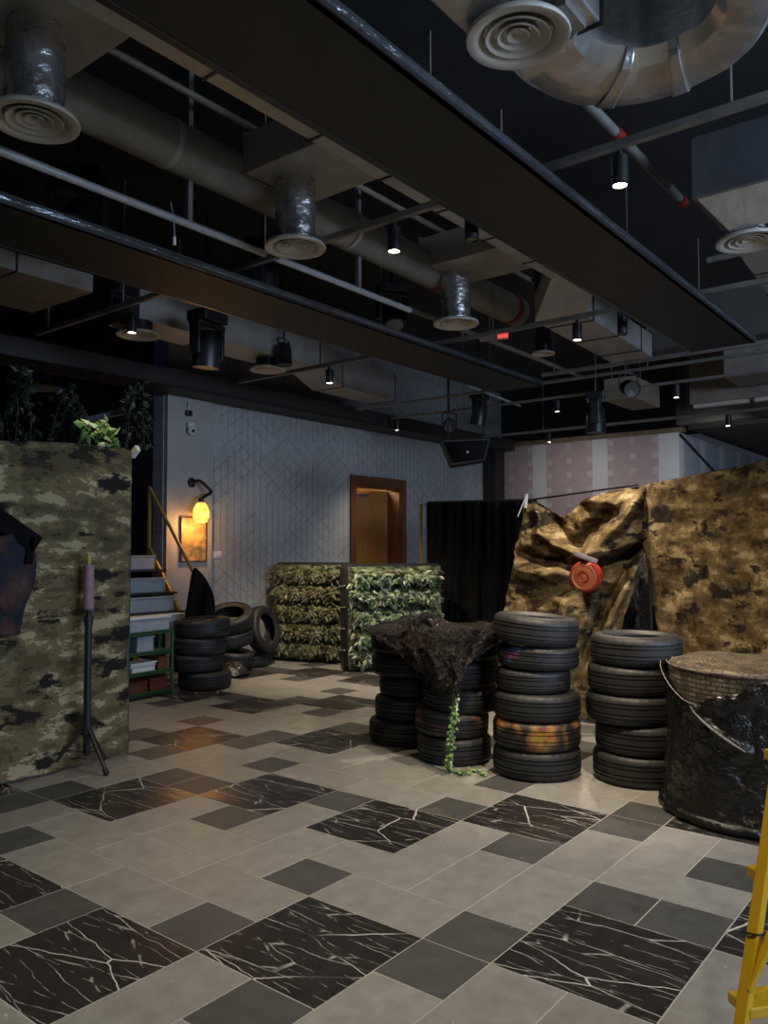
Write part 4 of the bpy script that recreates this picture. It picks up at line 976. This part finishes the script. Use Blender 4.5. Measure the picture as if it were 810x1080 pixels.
plant('dark trailing plant hanging at the far left above the screen', 25, 435, 5.9, .20, .6, 130, PLANT)
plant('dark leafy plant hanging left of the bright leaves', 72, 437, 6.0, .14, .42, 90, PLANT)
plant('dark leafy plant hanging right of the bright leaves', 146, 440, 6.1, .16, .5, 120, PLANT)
t = thing('plant_post', 'short beige post standing behind the bright leaves', 'post', dep(91, 560, 6.1)); q = dep(91, 445, 6.1)
MB().bar((q.x, q.y, 0), q, .05, .05).build('upright', pm('beige_wood', (.22, .19, .12), None, 6, .7), t, smooth=False)
MB().bar(q+Vector((RT.x, RT.y, 0))*-.05, dep(130, 434, 6.15), .05, .04).build('cross_bar', pm('purple_grey_metal', (.10, .09, .14), None, 6, .5), t, smooth=False)

# ------------------------------------------------------------------ yellow stair ladder, boxes, rack
XS = 3.28
lo = on(196, 662, 'x', XS); hi = on(157, 580, 'x', XS)
sl = (hi.z-lo.z)/(hi.y-lo.y)
y_at = lambda z: lo.y+(z-lo.z)/sl
wst = .78
t = thing('stair_ladder', 'yellow steel stair ladder with black treads behind the green rack', 'stairs', (XS, y_at(0), 0))
ztop = hi.z
for x in (XS, XS-wst): MB().bar((x, y_at(0), 0), (x, y_at(ztop), ztop), .035, .09).build('stringer', OLDYEL, t, smooth=False, bevel=.004)
MB().bar((XS, y_at(ztop), ztop), (XS, y_at(ztop), on(157, 513, 'y', y_at(ztop)).z), .035, .035).build('rail_post', OLDYEL, t, smooth=False)
tp = on(158, 514, 'y', y_at(ztop)); bt = on(224, 628, 'x', XS+.10)
ra = Vector((XS, y_at(ztop), tp.z)); dirn = (Vector((XS, bt.y, bt.z))-ra); rb = ra+dirn*1.0
MB().tube([ra, rb], .02, 10).build('handrail', OLDYEL, t)
MB().tube([rb, Vector((XS, rb.y+.02, 0))], .016, 8).build('rail_post', OLDYEL, t)
for py in (602, 625, 645.5, 663, 683):
    q = None
    for k in range(60):
        z = 1.4*k/60; pp = Vector((XS, y_at(z), z))-CAM; yy = 540-FPX*pp.dot(UP)/pp.dot(FW)
        if yy <= py: q = z; break
    z = q or .2; y = y_at(z)
    MB().bb(XS-wst-.02, XS+.05, y-.10, y+.14, z-.022, z).build('tread', BLACK, t, smooth=False)
    if py < 680:
        tb = thing('storage_box', 'pale grey plastic box on the '+{602: 'highest', 625: 'second highest', 645.5: 'third highest', 663: 'lowest visible'}[py]+' tread of the yellow stair ladder', 'box', (XS-.4, y, z), 'boxes on the stair ladder')
        hh = .15; MB().bb(XS-wst+.05, XS-.06, y-.02, y+.13, z+.001, z+hh).build('tub', GREYBOX, tb, smooth=False, bevel=.012)
        MB().bb(XS-wst+.04, XS-.05, y-.03, y+.14, z+hh, z+hh+.018).build('lid', WHITEP if py in (663,) else GREYBOX, tb, smooth=False, bevel=.005)
# black cloth on the handrail
hD = (rb-CAM).dot(FW)-.03; hq = dep(207, 602, hD)
hs_ = sheet([[dep(*p) for p in r] for r in [[(203, 603, hD+.05), (206, 599, hD), (211, 603, hD), (217, 611, hD), (223, 622, hD-.02)],
    [(200, 617, hD), (206, 612, hD-.05), (213, 615, hD-.02), (220, 622, hD-.06), (226, 632, hD-.02)],
    [(197, 636, hD), (204, 634, hD-.08), (211, 634, hD-.01), (219, 637, hD-.09), (227, 643, hD-.02)],
    [(194, 655, hD), (203, 657, hD-.10), (210, 655, hD+.01), (218, 655, hD-.11), (225, 652, hD-.02)]]])
mb = MB(); mb.grid(lambda u, v: hs_(u, v)+dirf*(.025*math.sin(u*22+2*v)*v), 60, 40); tag(mb.build('black_jacket', BCLOTH, solid=.012, loc=tuple(hq)), 'black cloth hanging over the lower end of the yellow handrail', 'jacket')
# rack
ra0 = on(140, 740, 'z', 0); ra1 = on(181, 732, 'z', 0)
exr = Vector((ra1.x-ra0.x, ra1.y-ra0.y, 0)); wr = .62; exr.normalize(); eyr = Vector((-exr.y, exr.x, 0)); rk0 = ra1-exr*wr
rk0.z = 0
hr = on(181, 664, 'y', ra1.y); hz = dep(181, 664, (ra1-CAM).dot(FW)).z
t = thing('green_rack', 'small green metal rack standing left of the tyre stack', 'rack', rk0)
PR = lambda x, y, z: rk0+exr*x+eyr*y+up*z
for x in (0, wr):
    for y in (0, .2): MB().bar(PR(x, y, 0), PR(x, y, hz), .025, .025).build('post', GREEN, t, smooth=False)
zs = [.06, hz*.40, hz*.70, hz]
for z in zs:
    s_ = MB(); s_.bar(PR(0, .10, z-.012), PR(wr, .10, z-.012), .22, .02); so = s_.build('shelf', GREEN, t, smooth=False)
    s_ = MB(); s_.bar(PR(0, 0, z-.012), PR(wr, 0, z-.012), .02, .035); s_.build('shelf_lip', GREEN, so, smooth=False)
def item(name, label, cat, x0, x1, z, h, mat, y0=.015, y1=.19, lid=None):
    o = thing(name, label, cat, PR((x0+x1)/2, .15, z), 'things on the green rack')
    MB().bar(PR(x0, (y0+y1)/2, z+h/2), PR(x1, (y0+y1)/2, z+h/2), y1-y0, h).build('body', mat, o, smooth=False, bevel=.01)
    if lid: MB().bar(PR(x0-.008, (y0+y1)/2, z+h+.006), PR(x1+.008, (y0+y1)/2, z+h+.006), y1-y0+.02, .012).build('lid', lid, o, smooth=False)
item('storage_box', 'blue grey plastic box on the upper shelf of the green rack', 'box', .20, .40, zs[2], .14, GREYBOX, lid=GREYBOX)
item('tray', 'white plastic tray on the middle shelf of the green rack', 'tray', .14, .42, zs[1], .045, WHITEP)
item('tray', 'white lidded tray stacked on another tray on the middle rack shelf', 'tray', .12, .43, zs[1]+.046, .04, WHITEP, lid=WHITEP)
item('small_box', 'dark brown box beside the trays on the green rack', 'box', .46, .58, zs[1], .13, WOOD)
item('small_box', 'dull red box on the lowest shelf of the green rack, right side', 'box', .36, .58, zs[0], .13, pm('dull_red_card', (.14, .03, .02), None, 8, .7))
item('small_box', 'dark brown carton on the lowest shelf of the green rack, left side', 'box', .12, .33, zs[0], .12, WOOD)
# stored box on top of rack
item('storage_box', 'long pale grey plastic box on top of the green rack', 'box', .06, .60, hz, .13, GREYBOX, lid=WHITEP)

# ------------------------------------------------------------------ wall lamp, picture, camera, switch
yw = YW-.07
a = on(202, 509, 'y', yw); sp = on(212, 541, 'y', yw-.20)
t = thing('wall_lamp', 'wall lamp with a glowing amber glass shade on a curved black arm', 'lamp', a)
Xa = Matrix.Translation(a) @ Matrix.Rotation(R_(90), 4, 'X')
MB().lathe([(.001, .035), (.05, .03), (.062, .012), (.062, 0), (.001, 0)], 24, Xa).build('wall_plate', STEELBLK, t)
pts = [a+Vector((0, -.03, 0)), a+Vector((.05, -.09, .02)), a+Vector((.12, -.14, -.05)), a+Vector((.16, -.18, -.12)), Vector((sp.x+.04, sp.y, sp.z+.20)), Vector((sp.x, sp.y, sp.z+.15))]
MB().tube([along(pts, i/20) for i in range(21)], .021, 10).build('arm', STEELBLK, t)
MB().lathe([(.001, .19), (.03, .185), (.035, .13), (.028, .125)], 18, Matrix.Translation(sp)).build('socket', STEELBLK, t)
gm, tt, b = nt('amber_glass'); b.inputs['Base Color'].default_value = (1, .48, .06, 1); b.inputs['Roughness'].default_value = .25
b.inputs['Emission Color'].default_value = (1, .42, .05, 1); b.inputs['Emission Strength'].default_value = 1.6
w1 = t_ = tt
vv = coords(tt); bump(tt, b, noise_(tt, vv, 30, 3), .5, .02)
L(tt, ramp(tt, noise_(tt, coords(tt, (1, 1, .4)), 34, 3), [(.35, (.9, .20, .01)), (.6, (1, .55, .10))]), b.inputs['Emission Color'])
sh = MB(); sh.lathe([(.03, .13), (.055, .115), (.085, .07), (.10, .01), (.098, -.05), (.075, -.10), (.06, -.115), (.055, -.11), (.07, -.09), (.092, -.04), (.094, .01)], 16, Matrix.Translation(sp)); sh.build('glass_shade', gm, t, smooth=False)
bu = MB(); bu.ball(sp+Vector((0, 0, -.01)), .04, 10, (1, 1, 1.4)); bu.build('bulb', emis('bulb_glow', (1, .72, .30), 30), t)
p0_ = on(190, 592, 'y', yw); p1_ = on(216, 547, 'y', yw)
t = thing('wall_picture', 'square mottled gold and grey picture panel under the wall lamp', 'picture', p0_)
pmx, tt, b = nt('mottled_gold_picture'); b.inputs['Roughness'].default_value = .5
L(tt, ramp(tt, noise_(tt, coords(tt), 9, 7, .7), [(.32, (.06, .055, .05)), (.48, (.20, .16, .10)), (.58, (.42, .26, .07)), (.7, (.35, .32, .27))]), b.inputs['Base Color'])
MB().bb(p0_.x, p1_.x, yw-.025, yw, p0_.z, p1_.z).build('panel', pmx, t, smooth=False, bevel=.003)
fr = MB()
for x0, x1, z0_, z1_ in ((p0_.x-.012, p0_.x, p0_.z-.012, p1_.z+.012), (p1_.x, p1_.x+.012, p0_.z-.012, p1_.z+.012), (p0_.x, p1_.x, p0_.z-.012, p0_.z), (p0_.x, p1_.x, p1_.z, p1_.z+.012)):
    fr.bb(x0, x1, yw-.03, yw, z0_, z1_)
fr.build('thin_frame', pm('dark_frame', (.05, .04, .03), None, 6, .5), t, smooth=False)
a = on(199, 451, 'y', yw)
t = thing('security_camera', 'small white dome security camera high on the grey wall', 'camera', a)
MB().bb(a.x-.045, a.x+.045, yw-.06, yw, a.z-.005, a.z+.06).build('mount', WHITEP, t, smooth=False, bevel=.01)
MB().ball((a.x, yw-.06, a.z-.04), .055, 10).build('dome', WHITEP, t)
MB().ball((a.x-.01, yw-.10, a.z-.05), .024, 8).build('lens', STEELBLK, t)
MB().bb(a.x-.06, a.x+.02, yw-.05, yw, a.z+.14, a.z+.21).build('junction_box', STEELBLK, t, smooth=False, bevel=.006)
MB().tube([(a.x-.02, yw-.02, a.z+.2), (a.x-.02, yw-.02, 3.3)], .012, 8).build('conduit', WPIPE, t)
a = on(228.5, 585, 'y', YW)
t = thing('light_switch', 'white light switch plate on the grey wallpaper right of the wall lamp', 'light switch', a)
MB().bb(a.x-.075, a.x+.075, YW-.012, YW, a.z-.045, a.z+.045).build('plate', WHITEP, t, smooth=False, bevel=.004)
for k in (-1, 1): MB().bb(a.x+k*.035-.02, a.x+k*.035+.02, YW-.018, YW-.012, a.z-.025, a.z+.025).build('rocker', WHITEP, t, smooth=False)

# ------------------------------------------------------------------ yellow ladder at right
t = thing('yellow_ladder', 'bright yellow metal ladder at the bottom right corner', 'ladder', dep(790, 1300, 2.1))
A0 = dep(775, 1130, 2.06); A1 = dep(813, 865, 2.22); dA = (A1-A0)
foot = A0+dA*((0-A0.z)/dA.z); topp = A0+dA*((1.62-A0.z)/dA.z)
rt = Vector((RT.x, RT.y, 0)).normalized(); wl = rt*.42+hd_*.10
for k in (0, 1):
    o = MB(); o.bar(foot+wl*k+wl*(.12*(1 if k else -0)), topp+wl*k*.72, .032, .032); o.build('front_stile', YEL, t, smooth=False, bevel=.004)
fb = foot+rt*.78-hd_*.12
for k in (0, 1):
    MB().bar(fb+wl*k*1.1, topp+wl*k*.72+hd_*.03, .028, .028).build('rear_leg', YEL, t, smooth=False, bevel=.004)
for f_ in (.17, .36, .55, .74, .93):
    a_ = foot.lerp(topp, f_); b2 = (foot+wl*1.12).lerp(topp+wl*.72, f_)
    MB().bar(a_+hd_*.03, b2+hd_*.03, .09, .03).build('step', YEL, t, smooth=False, bevel=.004)
MB().bar(topp-wl*.05+up*.01, topp+wl*.78+up*.01, .16, .03).build('top_cap', YEL, t, smooth=False, bevel=.005)
q = dep(788, 1043, 2.10); q2 = dep(815, 985, 2.12)
MB().bar(q, q2, .028, .012).build('brace', YEL, t, smooth=False)
MB().bar(foot.lerp(topp, .5), fb.lerp(topp+hd_*.03, .5), .02, .006).build('spreader', STEELBLK, t, smooth=False)
q = dep(794, 984, 2.15)
tq = MB(); tq.tube([q+Vector((RT.x*.026*math.cos(i*.63)+FW.x*.026*math.sin(i*.63), RT.y*.026*math.cos(i*.63)+FW.y*.026*math.sin(i*.63), .008*math.cos(i*.63+2))) for i in range(11)], .003, 6, False); tq.build('cable_tie', BLACK, t)
for k, ft in enumerate((foot, foot+wl*1.12, fb, fb+wl*1.1)): MB().bb(ft.x-.022, ft.x+.022, ft.y-.022, ft.y+.022, 0, .04).build('rubber_foot', BLACK, t, smooth=False)

# ------------------------------------------------------------------ lights
def light(kind, name, loc, power, color, aim=None, **k):
    l = bpy.data.lights.new(name, kind); l.energy = power; l.color = color
    for a_, v_ in k.items(): setattr(l, a_, v_)
    o = bpy.data.objects.new(name, l); COL.objects.link(o); o.location = loc
    if aim is not None: o.rotation_euler = (Vector(aim)-Vector(loc)).to_track_quat('-Z', 'Y').to_euler()
    return o
WARM = (1, .83, .62)
def spot(i, power, aim, size=75, blend=.7, col=WARM):
    l, x, y, z = SPOTS[i]; light('SPOT', 'spot_beam', (x, y, z-.185), power, col, aim, spot_size=R_(size), spot_blend=blend, shadow_soft_size=.035)
spot(0, 105, (1.5, 1.0, 0), 85)
spot(1, 270, (3.0, .6, .6), 80, .8)
spot(2, 235, (3.7, 1.2, .5), 90, .8)
spot(3, 260, (4.9, 4.4, .6), 80)
spot(4, 75, (2.2, 4.5, 0), 75)
spot(5, 70, (6.8, 5.6, 0), 85, .9)
spot(6, 60, (6.3, 1.6, 1), 90)
spot(7, 55, (12.0, 2.6, 1.8), 130, .9, (.85, .92, 1))
spot(8, 80, (7.6, 3.2, 0), 110, .9)
spot(9, 30, (11.3, 4.4, 2.0), 140, .9, (1, .92, .85))
# ceiling spots of the same grid standing behind and above the camera
for x, y, pw in ((-1.3, 1.15, 55), (-1.3, -.6, 65), (-1.3, -2.2, 55), (1.3, -1.9, 80), (-3.6, .5, 40)):
    light('SPOT', 'spot_beam', (x, y, 3.33), pw, (1, .88, .70), (x+.4, y+.2, 0), spot_size=R_(105), spot_blend=.8, shadow_soft_size=.06)
light('AREA', 'cool_side_window', (1.5, -6.5, 3.0), 290, (.55, .72, 1), (2.5, 3, 3.4), shape='RECTANGLE', size=6, size_y=1.4)
light('POINT', 'wall_lamp_bulb', sp+Vector((0, -.02, -.16)), 7.5, (1, .50, .12), shadow_soft_size=.04, specular_factor=.3)
light('AREA', 'passage_lamp', (7.2, YW+1.0, 2.7), 90, (1, .72, .36), (7.5, YW+.4, 0), size=.6)
light('SPOT', 'plant_lamp', dep(108, 400, 5.6)+Vector((0, 0, .4)), 12, (1, .9, .5), dep(110, 462, 5.75), spot_size=R_(40), spot_blend=.5, shadow_soft_size=.03)
light('POINT', 'purple_glow', (.6, 8.6, 3.6), 4, (.25, .15, 1), shadow_soft_size=.1)
w = bpy.data.worlds.new('world'); SC.world = w; w.use_nodes = True
bg = w.node_tree.nodes['Background']; bg.inputs[0].default_value = (.6, .7, 1, 1); bg.inputs[1].default_value = .02
SC.view_settings.view_transform = 'Standard'; SC.view_settings.look = 'None'; SC.view_settings.gamma = 1; SC.view_settings.use_curve_mapping = False
SC.view_settings.exposure = .66
for o in bpy.data.objects:
    if o.get('label') and len(o['label'].split()) > 16: print('LONG', o['label'])
print('STAIR', y_at(0), y_at(ztop), ztop, sl, rk0, rb)
for o in bpy.data.objects:
    for k in ('_w', '_off'):
        if k in o: del o[k]
